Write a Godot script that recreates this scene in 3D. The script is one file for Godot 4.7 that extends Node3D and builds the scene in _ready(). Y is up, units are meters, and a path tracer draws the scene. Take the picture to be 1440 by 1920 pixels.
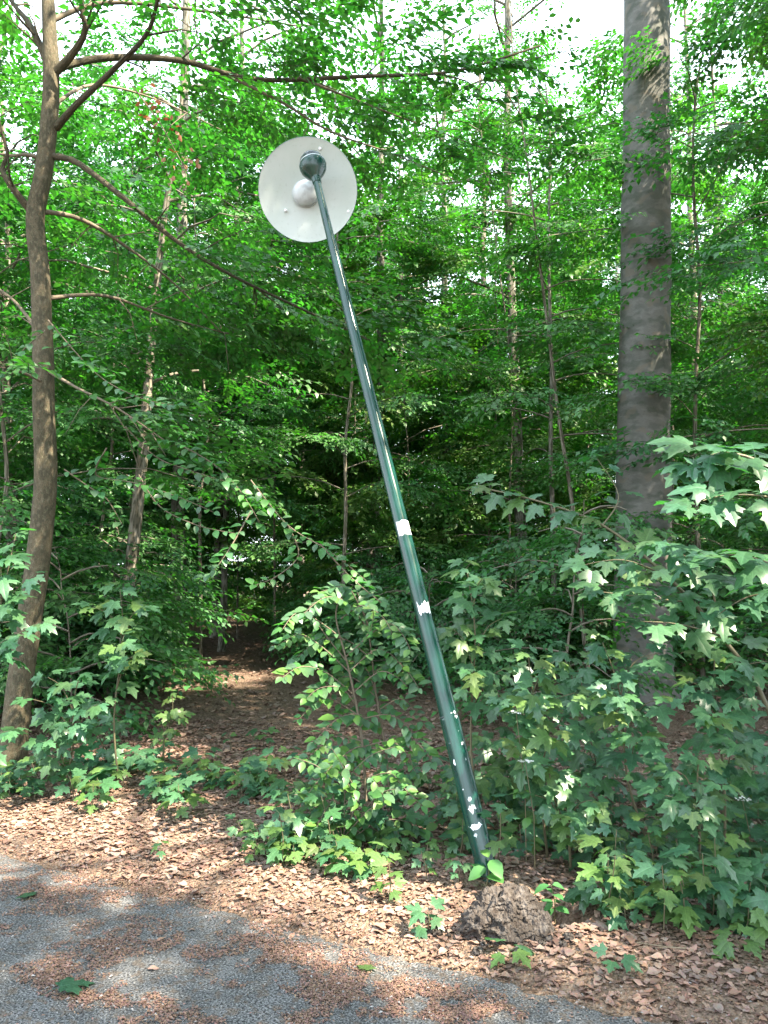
extends Node3D
# A leaning park lamp at the edge of a forest road, beech wood behind.

const F := 1500.0            # focal length in pixels of the 1440 x 1920 photograph
const EYE := Vector3(0, 1.6, 0)
const PITCH := 0.0798        # the horizon lies 120 px under the middle
const EDGE := Vector2(-2.27, -4.84)         # a point of the road's edge (x, z)
const ALONG := Vector2(0.8780, 0.4787)      # direction of the road
const INTO := Vector2(0.4787, -0.8780)      # from the road into the wood
const SUN := Vector3(0.507, 0.788, 0.349)   # towards the sun

var rng := RandomNumberGenerator.new()
var bumps := FastNoiseLite.new()
var fine := FastNoiseLite.new()
var M := {}
var used := {}
var sprays := {}
var maple_meshes: Array[Mesh] = []
var ovate_meshes: Array[Mesh] = []
var dry_meshes: Array[Mesh] = []
var n_spray := 0
var beam_a := Vector3.ZERO      # the stretch of the pole that the sun reaches through a gap
var beam_b := Vector3.ZERO

# ------------------------------------------------------------------ helpers
class MB:
	var v := PackedVector3Array()
	var n := PackedVector3Array()
	var uv := PackedVector2Array()
	var c := PackedColorArray()
	var idx := PackedInt32Array()
	func vert(p: Vector3, nn: Vector3, t := Vector2.ZERO, col := Color.WHITE) -> int:
		v.append(p); n.append(nn); uv.append(t); c.append(col)
		return v.size() - 1
	func tri(a: int, b: int, d: int) -> void:
		var cr := (v[b] - v[a]).cross(v[d] - v[a])
		if cr.dot(n[a] + n[b] + n[d]) > 0.0:
			idx.append(a); idx.append(d); idx.append(b)
		else:
			idx.append(a); idx.append(b); idx.append(d)
	func quad(a: int, b: int, d: int, e: int) -> void:
		tri(a, b, d); tri(a, d, e)
	func tube(pts: Array, radii: Array, sides: int, col := Color.WHITE, rough := 0.0, noise: FastNoiseLite = null, cap := true, flare := 0.0) -> void:
		var up := Vector3.RIGHT if absf((pts[1] - pts[0]).normalized().y) > 0.8 else Vector3.UP
		var rings := []
		var len_ := 0.0
		for i in pts.size():
			var d: Vector3 = ((pts[mini(i + 1, pts.size() - 1)] as Vector3) - (pts[maxi(i - 1, 0)] as Vector3)).normalized()
			var s := d.cross(up).normalized()
			up = s.cross(d).normalized()
			if i > 0:
				len_ += (pts[i] as Vector3).distance_to(pts[i - 1])
			var ring := PackedInt32Array()
			for k in sides + 1:
				var a := TAU * k / sides
				var o := s * cos(a) + up * sin(a)
				var r: float = radii[i]
				if noise:
					r *= 1.0 + rough * noise.get_noise_3d(o.x * 40.0, len_ * 60.0, o.z * 40.0 + o.y * 23.0)
				if flare > 0.0:
					r *= 1.0 + flare * exp(-len_ * 5.0) * (1.0 + 0.7 * sin(a * 5.0 + 0.6))
				ring.append(vert((pts[i] as Vector3) + o * r, o, Vector2(float(k) / sides, len_), col))
			rings.append(ring)
		for i in pts.size() - 1:
			for k in sides:
				quad(rings[i][k], rings[i][k + 1], rings[i + 1][k + 1], rings[i + 1][k])
		if cap:
			var e: Vector3 = pts[pts.size() - 1]
			var dd := (e - (pts[pts.size() - 2] as Vector3)).normalized()
			var ci := vert(e, dd, Vector2(0.5, len_), col)
			var last: PackedInt32Array = rings[rings.size() - 1]
			var f := PackedInt32Array()
			for k in sides:
				f.append(vert(v[last[k]], dd, uv[last[k]], col))
			for k in sides:
				tri(ci, f[k], f[(k + 1) % sides])
	func lathe(prof: Array, axis: Transform3D, sides: int, col := Color.WHITE) -> void:
		# prof: [along, radius] pairs; the axis runs along the transform's y
		var rings := []
		for i in prof.size():
			var p0: Vector2 = prof[maxi(i - 1, 0)]
			var p1: Vector2 = prof[mini(i + 1, prof.size() - 1)]
			var d := (p1 - p0).normalized()
			var ring := PackedInt32Array()
			for k in sides + 1:
				var a := TAU * k / sides
				var o := Vector3(cos(a), 0, sin(a))
				var nn := (o * d.x + Vector3.UP * -d.y).normalized()
				ring.append(vert(axis * (o * prof[i].y + Vector3.UP * prof[i].x), (axis.basis * nn).normalized(), Vector2(float(k) / sides, prof[i].x), col))
			rings.append(ring)
		for i in prof.size() - 1:
			for k in sides:
				quad(rings[i][k], rings[i][k + 1], rings[i + 1][k + 1], rings[i + 1][k])
	func done() -> ArrayMesh:
		var a := []
		a.resize(Mesh.ARRAY_MAX)
		a[Mesh.ARRAY_VERTEX] = v; a[Mesh.ARRAY_NORMAL] = n; a[Mesh.ARRAY_TEX_UV] = uv; a[Mesh.ARRAY_COLOR] = c; a[Mesh.ARRAY_INDEX] = idx
		var m := ArrayMesh.new()
		m.add_surface_from_arrays(Mesh.PRIMITIVE_TRIANGLES, a)
		return m

func rf(a: float, b: float) -> float:
	return rng.randf_range(a, b)

func rvec() -> Vector3:
	return Vector3(rf(-1, 1), rf(-1, 1), rf(-1, 1))

func numbered(called: String) -> String:
	var k: int = used.get(called, -1) + 1
	used[called] = k
	return called if k == 0 else "%s_%03d" % [called, k]

func thing(called: String, label: String, category: String, at := Vector3.ZERO, group := "") -> Node3D:
	var o := Node3D.new()
	o.name = numbered(called)
	add_child(o)
	o.position = at
	tag(o, label, category, group)
	return o

func tag(o: Node, label: String, category: String, group := "", kind := "") -> void:
	o.set_meta("label", label)
	if category: o.set_meta("category", category)
	if group: o.set_meta("group", group)
	if kind: o.set_meta("kind", kind)

func part(called: String, mesh: Mesh, mat: Material, parent: Node, xf := Transform3D()) -> MeshInstance3D:
	var o := MeshInstance3D.new()
	o.mesh = mesh
	o.material_override = mat
	o.name = numbered(called) if parent == self else called
	parent.add_child(o, true)
	o.transform = xf
	return o

func scatter(called: String, mesh: Mesh, mat: Material, parent: Node, xfs: Array, cols: Array) -> MultiMeshInstance3D:
	var mm := MultiMesh.new()
	mm.transform_format = MultiMesh.TRANSFORM_3D
	mm.use_colors = true
	mm.mesh = mesh
	mm.instance_count = xfs.size()
	for i in xfs.size():
		mm.set_instance_transform(i, xfs[i])
		mm.set_instance_color(i, cols[i])
	var o := MultiMeshInstance3D.new()
	o.multimesh = mm
	o.material_override = mat
	o.name = numbered(called) if parent == self else called
	parent.add_child(o, true)
	o.set_meta("kind", "stuff")
	return o

func P(px: float, py: float, depth: float) -> Vector3:
	var d := Vector3((px - 720.0) / F, (960.0 - py) / F, -1.0).rotated(Vector3.RIGHT, PITCH)
	return EYE + d * (depth / -d.z)

func pix(p: Vector3) -> Vector3:      # pixel and depth of a point
	var q := (p - EYE).rotated(Vector3.RIGHT, -PITCH)
	return Vector3(720.0 + F * q.x / -q.z, 960.0 - F * q.y / -q.z, -q.z)

func into(x: float, z: float) -> float:      # metres into the wood from the road's edge
	return (Vector2(x, z) - EDGE).dot(INTO)

func height(x: float, z: float) -> float:
	var s := into(x, z)
	if s < -5.6:
		s = -5.6 - s
	elif s < 0.0:
		return -0.02
	var y := 0.035 * smoothstep(0.0, 0.35, s) - 0.02 * (1.0 - smoothstep(0.0, 0.12, s))
	y += bumps.get_noise_2d(x * 5.0, z * 5.0) * 0.16 * smoothstep(0.3, 3.0, s) + bumps.get_noise_2d(x * 30.0, z * 30.0) * 0.025 * smoothstep(0.05, 0.6, s)
	y += 0.10 * exp(-Vector2(x - 0.58, z + 4.28).length_squared() / 0.07)           # soil pushed up by the pole's foot
	y -= 0.24 * exp(-Vector2(x - 0.83, z + 3.90).length_squared() / 0.009)          # the hole beside it
	return y

func floor_at(px: float, py: float) -> Vector3:      # where the sight line meets the ground
	var d := Vector3((px - 720.0) / F, (960.0 - py) / F, -1.0).rotated(Vector3.RIGHT, PITCH)
	var t := 1.6 / maxf(-d.y, 0.01)
	for i in 5:
		var q := EYE + d * t
		t = (EYE.y - maxf(0.0, height(q.x, q.z))) / -d.y
	var p := EYE + d * t
	p.y = maxf(0.0, height(p.x, p.z))
	return p

func rooted(px: float, depth: float) -> Vector3:      # the ground under a pixel column at a depth
	var p := P(px, 1080, depth)
	p.y = height(p.x, p.z)
	return p

func sunlit_gap(p: Vector3) -> bool:      # the opening in the canopy over the verge: no leaves grow there
	var d := p - beam_a
	var e := beam_b - beam_a
	var dn := d - SUN * d.dot(SUN)
	var en := e - SUN * e.dot(SUN)
	if d.dot(SUN) > 0.4 and (dn - en * clampf(dn.dot(en) / en.length_squared(), 0.0, 1.0)).length() < 0.55:
		return true
	var g := p - SUN * (p.y / SUN.y)
	var q := Vector2(g.x, g.z) - EDGE
	var s := q.dot(INTO)
	var t := q.dot(ALONG)
	var w := bumps.get_noise_2d(g.x * 40.0, g.z * 40.0)
	if s > 2.6 and p.y > 5.0 and p.y < 14.0 + absf(p.z) * 0.1:      # deeper in, the canopy is broken by openings some metres wide
		if bumps.get_noise_2d(g.x * 11.0 + 400.0, g.z * 11.0) > 0.23:
			return true
		if Vector2(g.x + 4.6, g.z + 32.0).length() < 3.5 or Vector2(g.x + 2.6, g.z + 11.5).length() < 1.3 + w:
			return true
	return s > -0.12 + w * 0.4 and s < 2.0 + w * 0.7 and t > -2.2 + w and t < 3.7 + w * 0.9

func in_view(p: Vector3, near: float) -> bool:
	if p.z > -0.4:
		return p.distance_to(EYE) < 2.0
	var q := pix(p)
	return q.z < near and q.x > -160 and q.x < 1600 and q.y > -160 and q.y < 2080

# ------------------------------------------------------------------ materials
func lin(r: float, g: float, b: float) -> Color:
	return Color(r, g, b).linear_to_srgb()

func mat(called: String, col: Color, rough: float, spec := 0.5) -> StandardMaterial3D:
	var m := StandardMaterial3D.new()
	m.resource_name = called
	m.albedo_color = col
	m.roughness = rough
	m.metallic_specular = spec
	M[called] = m
	return m

func leaf_mat(called: String, col: Color, rough: float, through: Color) -> StandardMaterial3D:
	var m := mat(called, col, rough)
	m.vertex_color_use_as_albedo = true
	m.cull_mode = BaseMaterial3D.CULL_DISABLED
	m.metallic_specular = 0.55
	m.backlight_enabled = true
	m.backlight = through
	return m

func noise_image(w: int, h: int, seed_: int, freq: float, octaves := 4, type := FastNoiseLite.TYPE_SIMPLEX_SMOOTH) -> Image:
	var nz := FastNoiseLite.new()
	nz.seed = seed_
	nz.frequency = freq
	nz.noise_type = type
	nz.fractal_octaves = octaves
	return nz.get_seamless_image(w, h)

func blend_tex(w: int, h: int, layers: Array, base: Color) -> ImageTexture:
	# layers: [image, colour, low, high, strength]; a layer covers the base where its noise lies between low and high
	var out := PackedByteArray()
	out.resize(w * h * 3)
	var data := []
	for l in layers:
		var im: Image = l[0]
		im.convert(Image.FORMAT_L8)
		data.append(im.get_data())
	for i in w * h:
		var r := base.r
		var g := base.g
		var b := base.b
		for k in layers.size():
			var l: Array = layers[k]
			var f: float = clampf((data[k][i] / 255.0 - l[2]) / (l[3] - l[2]), 0.0, 1.0) * l[4]
			r += (l[1].r - r) * f
			g += (l[1].g - g) * f
			b += (l[1].b - b) * f
		out[i * 3] = int(clampf(r, 0, 1) * 255.0)
		out[i * 3 + 1] = int(clampf(g, 0, 1) * 255.0)
		out[i * 3 + 2] = int(clampf(b, 0, 1) * 255.0)
	return ImageTexture.create_from_image(Image.create_from_data(w, h, false, Image.FORMAT_RGB8, out))

func relief(m: StandardMaterial3D, im: Image, cm: float) -> void:
	m.heightmap_enabled = true
	m.heightmap_texture = ImageTexture.create_from_image(im)
	m.heightmap_scale = cm

func vein_texture(lobed: bool) -> ImageTexture:
	# pale veins and faint mottling of a leaf blade
	var n := 192
	var segs := []
	if lobed:
		for tip in [Vector2(1.06, 0), Vector2(0.36, 0.70), Vector2(0.36, -0.70), Vector2(-0.07, 0.36), Vector2(-0.07, -0.36)]:
			segs.append([Vector2.ZERO, tip, 0.016])
			for k in [0.35, 0.6]:
				var d: Vector2 = tip.normalized() * 0.26
				segs.append([tip * k, tip * k + d.rotated(0.75), 0.008])
				segs.append([tip * k, tip * k + d.rotated(-0.75), 0.008])
	else:
		segs.append([Vector2(0, 0.5), Vector2(1, 0.5), 0.018])
		for k in 7:
			var x := 0.05 + k * 0.12
			segs.append([Vector2(x, 0.5), Vector2(x + 0.22, 1.0), 0.008])
			segs.append([Vector2(x, 0.5), Vector2(x + 0.22, 0.0), 0.008])
	var mott := noise_image(n, n, 81 if lobed else 82, 0.04, 4)
	var im := Image.create(n, n, false, Image.FORMAT_RGB8)
	for j in n:
		for i in n:
			var p := Vector2(float(i) / n, float(j) / n)
			if lobed: p = Vector2(p.x * 1.25 - 0.15, p.y * 1.7 - 0.85)
			var f := 0.0
			for sg in segs:
				var q := Geometry2D.get_closest_point_to_segment(p, sg[0], sg[1])
				f = maxf(f, 1.0 - smoothstep(sg[2] * 0.5, sg[2] * 1.6, q.distance_to(p)))
			var g := 0.84 + 0.20 * (mott.get_pixel(i, j).r - 0.5)
			im.set_pixel(i, j, Color(lerpf(g, 1.0, f * 0.8), lerpf(g, 1.0, f * 0.6), lerpf(g, 1.0, f * 0.7)))
	return ImageTexture.create_from_image(im)

func make_materials() -> void:
	var green := Color(0.72, 1.0, 0.50)
	leaf_mat("beech_leaf", lin(0.075, 0.205, 0.055), 0.45, green)
	leaf_mat("beech_leaf_dark", lin(0.060, 0.180, 0.060), 0.45, green)
	leaf_mat("beech_leaf_fresh", lin(0.105, 0.220, 0.050), 0.45, green)
	leaf_mat("maple_leaf", lin(0.098, 0.235, 0.115), 0.32, green)
	leaf_mat("maple_leaf_blue", lin(0.075, 0.200, 0.110), 0.32, green)
	leaf_mat("maple_leaf_young", lin(0.135, 0.250, 0.075), 0.42, green)
	leaf_mat("ovate_leaf", lin(0.115, 0.240, 0.115), 0.36, green)
	leaf_mat("dry_leaf", lin(0.190, 0.126, 0.100), 0.75, Color(0.5, 0.4, 0.3))
	leaf_mat("dead_twig_leaf", lin(0.32, 0.15, 0.075), 0.7, Color(0.6, 0.45, 0.3))
	leaf_mat("bud_scale", lin(0.150, 0.084, 0.058), 0.7, Color(0.3, 0.2, 0.1))
	leaf_mat("petal", lin(0.78, 0.78, 0.76), 0.6, Color(0.8, 0.8, 0.8))
	var veins := vein_texture(true)
	for k in ["maple_leaf", "maple_leaf_blue", "maple_leaf_young"]: M[k].albedo_texture = veins
	M.ovate_leaf.albedo_texture = vein_texture(false)
	var m := mat("beech_bark", lin(0.48, 0.48, 0.47), 0.82, 0.35)
	m.albedo_texture = blend_tex(512, 1024, [
		[noise_image(512, 1024, 3, 0.012, 4), Color(0.42, 0.43, 0.40), 0.45, 0.65, 0.6],
		[noise_image(512, 1024, 4, 0.02, 4), Color(0.60, 0.59, 0.58), 0.55, 0.75, 0.5],
		[noise_image(512, 1024, 5, 0.010, 3), Color(0.33, 0.36, 0.31), 0.58, 0.75, 0.5],
		[noise_image(512, 1024, 6, 0.12, 3), Color(0.28, 0.27, 0.25), 0.62, 0.80, 0.2],
		[noise_image(512, 1024, 8, 0.008, 3), Color(0.55, 0.50, 0.44), 0.70, 0.76, 0.5]], Color(0.52, 0.51, 0.49))
	m.uv1_scale = Vector3(1, 0.45, 1)
	relief(m, noise_image(512, 1024, 7, 0.02, 3), 0.12)
	m = mat("young_bark", lin(0.55, 0.56, 0.51), 0.85, 0.35)
	m.albedo_texture = blend_tex(256, 1024, [
		[noise_image(256, 1024, 13, 0.01, 4), Color(0.36, 0.33, 0.27), 0.42, 0.60, 0.8],
		[noise_image(256, 1024, 14, 0.03, 4), Color(0.56, 0.52, 0.45), 0.55, 0.72, 0.7],
		[noise_image(256, 1024, 15, 0.06, 4), Color(0.27, 0.30, 0.21), 0.58, 0.75, 0.6],
		[noise_image(256, 1024, 16, 0.15, 3), Color(0.26, 0.22, 0.18), 0.58, 0.80, 0.55]], Color(0.46, 0.41, 0.34))
	m.uv1_scale = Vector3(2, 0.6, 1)
	relief(m, noise_image(512, 512, 17, 0.06, 4), 0.6)
	m = mat("far_bark", lin(0.22, 0.205, 0.18), 0.9, 0.3)
	m.albedo_texture = blend_tex(256, 256, [
		[noise_image(256, 256, 23, 0.02, 4), Color(0.55, 0.55, 0.5), 0.42, 0.62, 0.8],
		[noise_image(256, 256, 24, 0.06, 4), Color(0.35, 0.38, 0.3), 0.58, 0.72, 0.7]], Color(0.95, 0.95, 0.93))
	m.uv1_scale = Vector3(1, 0.4, 1)
	var grey_brown := mat("plain_bark", lin(0.24, 0.21, 0.175), 0.9, 0.3)
	grey_brown.albedo_texture = m.albedo_texture
	grey_brown.uv1_scale = m.uv1_scale
	mat("twig", lin(0.13, 0.105, 0.075), 0.8, 0.3)
	mat("green_stem", lin(0.105, 0.09, 0.05), 0.6, 0.4)
	m = mat("litter_soil", Color.WHITE, 0.95, 0.25)
	m.albedo_texture = blend_tex(512, 512, [
		[noise_image(512, 512, 31, 0.02, 4), Color(0.48, 0.42, 0.37), 0.45, 0.6, 0.8],
		[noise_image(512, 512, 32, 0.08, 4), Color(0.27, 0.20, 0.155), 0.52, 0.66, 0.7],
		[noise_image(512, 512, 33, 0.15, 3), Color(0.52, 0.42, 0.34), 0.58, 0.72, 0.7]], Color(0.40, 0.345, 0.30))
	m.uv1_triplanar = true
	m.uv1_world_triplanar = true
	m.uv1_scale = Vector3(0.8, 0.8, 0.8)
	relief(m, noise_image(512, 512, 34, 0.09, 4), 3.0)
	m = mat("asphalt", Color.WHITE, 0.88, 0.4)
	m.albedo_texture = blend_tex(1024, 1024, [
		[noise_image(1024, 1024, 41, 0.006, 4), Color(0.285, 0.283, 0.28), 0.40, 0.65, 0.8],
		[noise_image(1024, 1024, 42, 0.11, 2), Color(0.50, 0.495, 0.49), 0.56, 0.70, 0.8],
		[noise_image(1024, 1024, 43, 0.10, 2), Color(0.15, 0.15, 0.15), 0.56, 0.68, 0.85],
		[noise_image(1024, 1024, 44, 0.02, 5), Color(0.32, 0.26, 0.21), 0.58, 0.75, 0.5]], Color(0.355, 0.352, 0.35))
	m.uv1_triplanar = true
	m.uv1_world_triplanar = true
	m.uv1_scale = Vector3(0.7, 0.7, 0.7)
	relief(m, noise_image(1024, 1024, 42, 0.11, 2), 0.8)
	m = mat("clod_soil", Color.WHITE, 0.95, 0.2)
	m.albedo_texture = blend_tex(256, 256, [
		[noise_image(256, 256, 51, 0.02, 4), Color(0.37, 0.35, 0.335), 0.45, 0.62, 0.8],
		[noise_image(256, 256, 52, 0.09, 4), Color(0.17, 0.145, 0.13), 0.52, 0.68, 0.8]], Color(0.25, 0.23, 0.215))
	m.uv1_triplanar = true
	m.uv1_scale = Vector3(1.3, 1.3, 1.3)
	relief(m, noise_image(512, 512, 53, 0.07, 5), 2.0)
	m = mat("green_paint", Color.WHITE, 0.24, 0.5)
	m.albedo_texture = blend_tex(256, 512, [
		[noise_image(256, 512, 61, 0.02, 4), Color(0.035, 0.15, 0.13), 0.5, 0.7, 0.6],
		[noise_image(256, 512, 62, 0.14, 3), Color(0.12, 0.25, 0.22), 0.68, 0.8, 0.5]], Color(0.026, 0.200, 0.165))
	m.uv1_scale = Vector3(1, 0.5, 1)
	m.roughness_texture = blend_tex(256, 256, [[noise_image(256, 256, 63, 0.03, 4), Color(1, 1, 1), 0.4, 0.7, 1.0]], Color(0.72, 0.72, 0.72))
	m.roughness = 0.24
	mat("dark_glass", lin(0.012, 0.016, 0.018), 0.12, 0.4)
	m = mat("shade_enamel", lin(0.56, 0.59, 0.57), 0.32, 0.5)
	m.albedo_texture = blend_tex(256, 256, [
		[noise_image(256, 256, 71, 0.012, 3), Color(0.84, 0.86, 0.83), 0.45, 0.7, 0.6],
		[noise_image(256, 256, 72, 0.09, 4), Color(0.72, 0.72, 0.68), 0.74, 0.86, 0.4]], Color(0.88, 0.89, 0.87))
	m.uv1_triplanar = true
	m.uv1_scale = Vector3(1.2, 1.2, 1.2)
	mat("shade_back", lin(0.03, 0.07, 0.06), 0.4)
	m = mat("boss_metal", Color.WHITE, 0.42, 0.5)
	m.uv1_triplanar = true
	m.uv1_scale = Vector3(3, 3, 3)
	m.metallic = 0.0
	m.albedo_texture = blend_tex(128, 128, [[noise_image(128, 128, 75, 0.05, 4), Color(0.62, 0.63, 0.63), 0.45, 0.7, 0.7]], Color(0.74, 0.76, 0.76))
	mat("sticker_paper", lin(0.80, 0.80, 0.82), 0.55)
	mat("bare_primer", lin(0.42, 0.46, 0.46), 0.5)
	mat("seam", lin(0.02, 0.03, 0.03), 0.6)

# ------------------------------------------------------------------ leaves
func add_leaf(b: MB, xf: Transform3D, L: float, W: float, detail: int, col: Color, droop := 0.12) -> void:
	# lies along x, width along z, faces y
	var prof: Array
	if detail == 0:
		prof = [[0.0, 0.0], [0.42, 1.0], [1.0, 0.0]]
	else:
		prof = [[0.0, 0.12], [0.22, 0.78], [0.48, 1.0], [0.76, 0.66], [1.0, 0.0]]
	var prev := PackedInt32Array()
	for i in prof.size():
		var t: float = prof[i][0]
		var w: float = prof[i][1] * W * 0.5
		var y := -droop * L * t * t
		var fold := w * 0.28
		var un := xf.basis * Vector3(2.0 * droop * t, 1, 0).normalized()
		var row := PackedInt32Array()
		row.append(b.vert(xf * Vector3(t * L, y, 0), un, Vector2(t, 0.5), col))
		if w > 0.0:
			row.append(b.vert(xf * Vector3(t * L, y + fold, w), (un - xf.basis.z * 0.25).normalized(), Vector2(t, 1), col))
			row.append(b.vert(xf * Vector3(t * L, y + fold, -w), (un + xf.basis.z * 0.25).normalized(), Vector2(t, 0), col))
		if i > 0:
			var pl := prev[1] if prev.size() > 1 else prev[0]
			var pr := prev[2] if prev.size() > 1 else prev[0]
			var cl := row[1] if row.size() > 1 else row[0]
			var cr := row[2] if row.size() > 1 else row[0]
			for side in [[pl, cl], [pr, cr]]:
				if side[0] == prev[0]:
					b.tri(prev[0], row[0], side[1])
				elif side[1] == row[0]:
					b.tri(prev[0], side[0], row[0])
				else:
					b.quad(prev[0], side[0], side[1], row[0])
		prev = row

func leaf_tone() -> Color:
	var k := rf(0.72, 1.25)
	return Color(k * rf(0.85, 1.2), k, k * rf(0.8, 1.2))

func make_spray(L: float, n: int, leaf: float, detail: int) -> ArrayMesh:
	# a flat spray: a zigzag twig with two side twigs and alternate ovate leaves
	var b := MB.new()
	var twigs := [[Vector3.ZERO, 0.0, L, n]]
	twigs.append([Vector3(L * 0.25, 0, 0), 0.75, L * 0.6, n / 2])
	twigs.append([Vector3(L * 0.4, -0.01, 0), -0.75, L * 0.5, n / 2])
	for tw in twigs:
		var at: Vector3 = tw[0]
		var dir := Vector3(cos(tw[1]), 0, sin(tw[1]))
		var side := Vector3(-dir.z, 0, dir.x)
		var l: float = tw[2]
		var end := at + dir * l + Vector3(0, -l * l * 0.25, 0)
		b.tube([at, at.lerp(end, 0.5) + Vector3(0, l * 0.04, 0), end], [0.0035, 0.0025, 0.001], 3, Color(1.4, 0.6, 1.0), 0, null, false)
		for i in int(tw[3]):
			var t := (i + 0.7) / float(tw[3])
			var p := at.lerp(end, t) + Vector3(0, l * 0.04 * (1.0 - absf(t * 2 - 1)), 0)
			var s := 1.0 if i % 2 == 0 else -1.0
			var fwd := (dir * rf(0.45, 0.9) + side * s * rf(0.7, 1.0) * (1.0 if t < 0.93 else 0.1) + Vector3(0, rf(-0.45, 0.15), 0)).normalized()
			var up := (Vector3.UP + rvec() * 0.45).normalized()
			var z := fwd.cross(up).normalized()
			up = z.cross(fwd)
			var sz := leaf * rf(0.75, 1.2)
			add_leaf(b, Transform3D(Basis(fwd, up, z), p), sz, sz * 0.62, detail, leaf_tone(), rf(0.05, 0.3))
	return b.done()

func make_maple_leaf() -> ArrayMesh:
	# unit blade along x after a petiole of 0.55; five pointed lobes
	var half := [Vector2(0.0, 0.03), Vector2(-0.09, 0.16), Vector2(-0.07, 0.36), Vector2(0.06, 0.30), Vector2(0.10, 0.42), Vector2(0.22, 0.49), Vector2(0.36, 0.70), Vector2(0.42, 0.52), Vector2(0.53, 0.50), Vector2(0.47, 0.34), Vector2(0.44, 0.20), Vector2(0.62, 0.22), Vector2(0.73, 0.33), Vector2(0.78, 0.17), Vector2(0.90, 0.12), Vector2(1.06, 0.0)]
	var b := MB.new()
	var col := leaf_tone()
	var fold := rf(0.1, 0.3)
	var droop := rf(0.12, 0.75)
	var curl := rf(-0.3, 0.3)
	var f := func(q: Vector2) -> Vector3:
		var r := q - Vector2(0.25, 0.0)
		return Vector3(0.55 + q.x, 0.16 - droop * (q.x * absf(q.x)) * 0.8 - droop * 0.9 * q.y * q.y + fold * absf(q.y) * 0.5 + curl * q.y * q.x + 0.02 * sin(r.angle() * 9.0) * r.length(), q.y)
	b.tube([Vector3.ZERO, Vector3(0.30, 0.12, 0), Vector3(0.56, 0.16, 0)], [0.014, 0.010, 0.010], 3, Color(3.0, 0.75, 0.9), 0, null, false)
	for s in [1.0, -1.0]:
		var w := rf(0.9, 1.1)
		var mid := PackedInt32Array()
		for x in [0.0, 0.25, 0.6, 1.06]:
			mid.append(b.vert(f.call(Vector2(x, 0)), Vector3(droop * x, 1, -0.12 * s).normalized(), Vector2((x + 0.15) / 1.25, 0.5), col))
		var edge := PackedInt32Array()
		for q in half:
			var p := Vector2(q.x, q.y * s * w)
			edge.append(b.vert(f.call(p), Vector3(droop * 1.2 * p.x, 1, p.y * droop * 1.4 - 0.1 * s).normalized(), Vector2((p.x + 0.15) / 1.25, (p.y + 0.85) / 1.7), col))
		var spoke := [0, 0, 1, 1, 1, 1, 1, 1, 1, 1, 1, 2, 2, 2, 2, 3]
		for i in half.size() - 1:
			var o: int = spoke[i]
			b.tri(mid[o], edge[i], edge[i + 1])
			if spoke[i + 1] != o:
				b.tri(mid[o], edge[i + 1], mid[spoke[i + 1]])
	return b.done()

func make_ovate_leaf() -> ArrayMesh:
	var b := MB.new()
	b.tube([Vector3.ZERO, Vector3(0.12, 0.02, 0)], [0.012, 0.009], 3, Color(2.0, 0.8, 1.0), 0, null, false)
	add_leaf(b, Transform3D(Basis(), Vector3(0.12, 0.02, 0)), 1.0, rf(0.58, 0.72), 1, leaf_tone(), rf(0.1, 0.4))
	return b.done()

func make_dry_leaf() -> ArrayMesh:
	# a curled, torn dead leaf, unit long, lying along x
	var b := MB.new()
	var bend := rf(-0.7, 0.8)
	var roll := rf(0.1, 0.75)
	var twist := rf(-0.35, 0.35)
	var prof := [0.06, 0.5, 0.85, 1.0, 0.85, 0.5, 0.05]
	var rows := []
	for i in 7:
		var t := i / 6.0
		var row := PackedInt32Array()
		for k in [-1.0, -0.5, 0.0, 0.5, 1.0]:
			var w: float = prof[i] * 0.33 * (rf(0.85, 1.12) if absf(k) == 1.0 else 1.0)
			var a: float = k * roll
			var wave := 0.05 * sin(t * 9.0 + k * 3.0 + twist * 4.0)
			var p := Vector3((t - 0.5) * cos(bend * (t - 0.5)), 0.35 * bend * (t - 0.5) * (t - 0.5) + wave * absf(k), 0) + Vector3(0, w * (1.0 - cos(a)) / maxf(roll, 0.4) + twist * k * (t - 0.5) * 0.3, w * sin(a) / maxf(roll, 0.4))
			row.append(b.vert(p, Vector3(-bend * (t - 0.5) * 0.6, cos(a), -sin(a) * 0.7).normalized(), Vector2(t, k), Color(rf(0.8, 1.15), rf(0.8, 1.15), rf(0.8, 1.15))))
		rows.append(row)
	for i in 6:
		for k in 4:
			b.quad(rows[i][k], rows[i][k + 1], rows[i + 1][k + 1], rows[i + 1][k])
	return b.done()

func make_leaves() -> void:
	for k in 12: maple_meshes.append(make_maple_leaf())
	for k in 6: ovate_meshes.append(make_ovate_leaf())
	for k in 7: dry_meshes.append(make_dry_leaf())
	sprays["near"] = []
	sprays["mid"] = []
	sprays["far"] = []
	for k in 4: sprays.near.append(make_spray(0.50, 10, 0.075, 1))
	for k in 4: sprays.mid.append(make_spray(0.62, 12, 0.085, 0))
	for k in 4: sprays.far.append(make_spray(0.95, 16, 0.125, 0))

# ------------------------------------------------------------------ trees
func smooth_path(pts: Array, per := 5) -> Array:
	var out := []
	for i in pts.size() - 1:
		var p0: Vector3 = pts[maxi(i - 1, 0)]
		var p1: Vector3 = pts[i]
		var p2: Vector3 = pts[i + 1]
		var p3: Vector3 = pts[mini(i + 2, pts.size() - 1)]
		for k in per:
			out.append(p1.cubic_interpolate(p2, p0, p3, float(k) / per))
	out.append(pts[pts.size() - 1])
	return out

func taper(n: int, r0: float, r1: float, power := 1.0) -> Array:
	var out := []
	for i in n:
		out.append(lerpf(r0, r1, pow(float(i) / (n - 1), power)))
	return out

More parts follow.
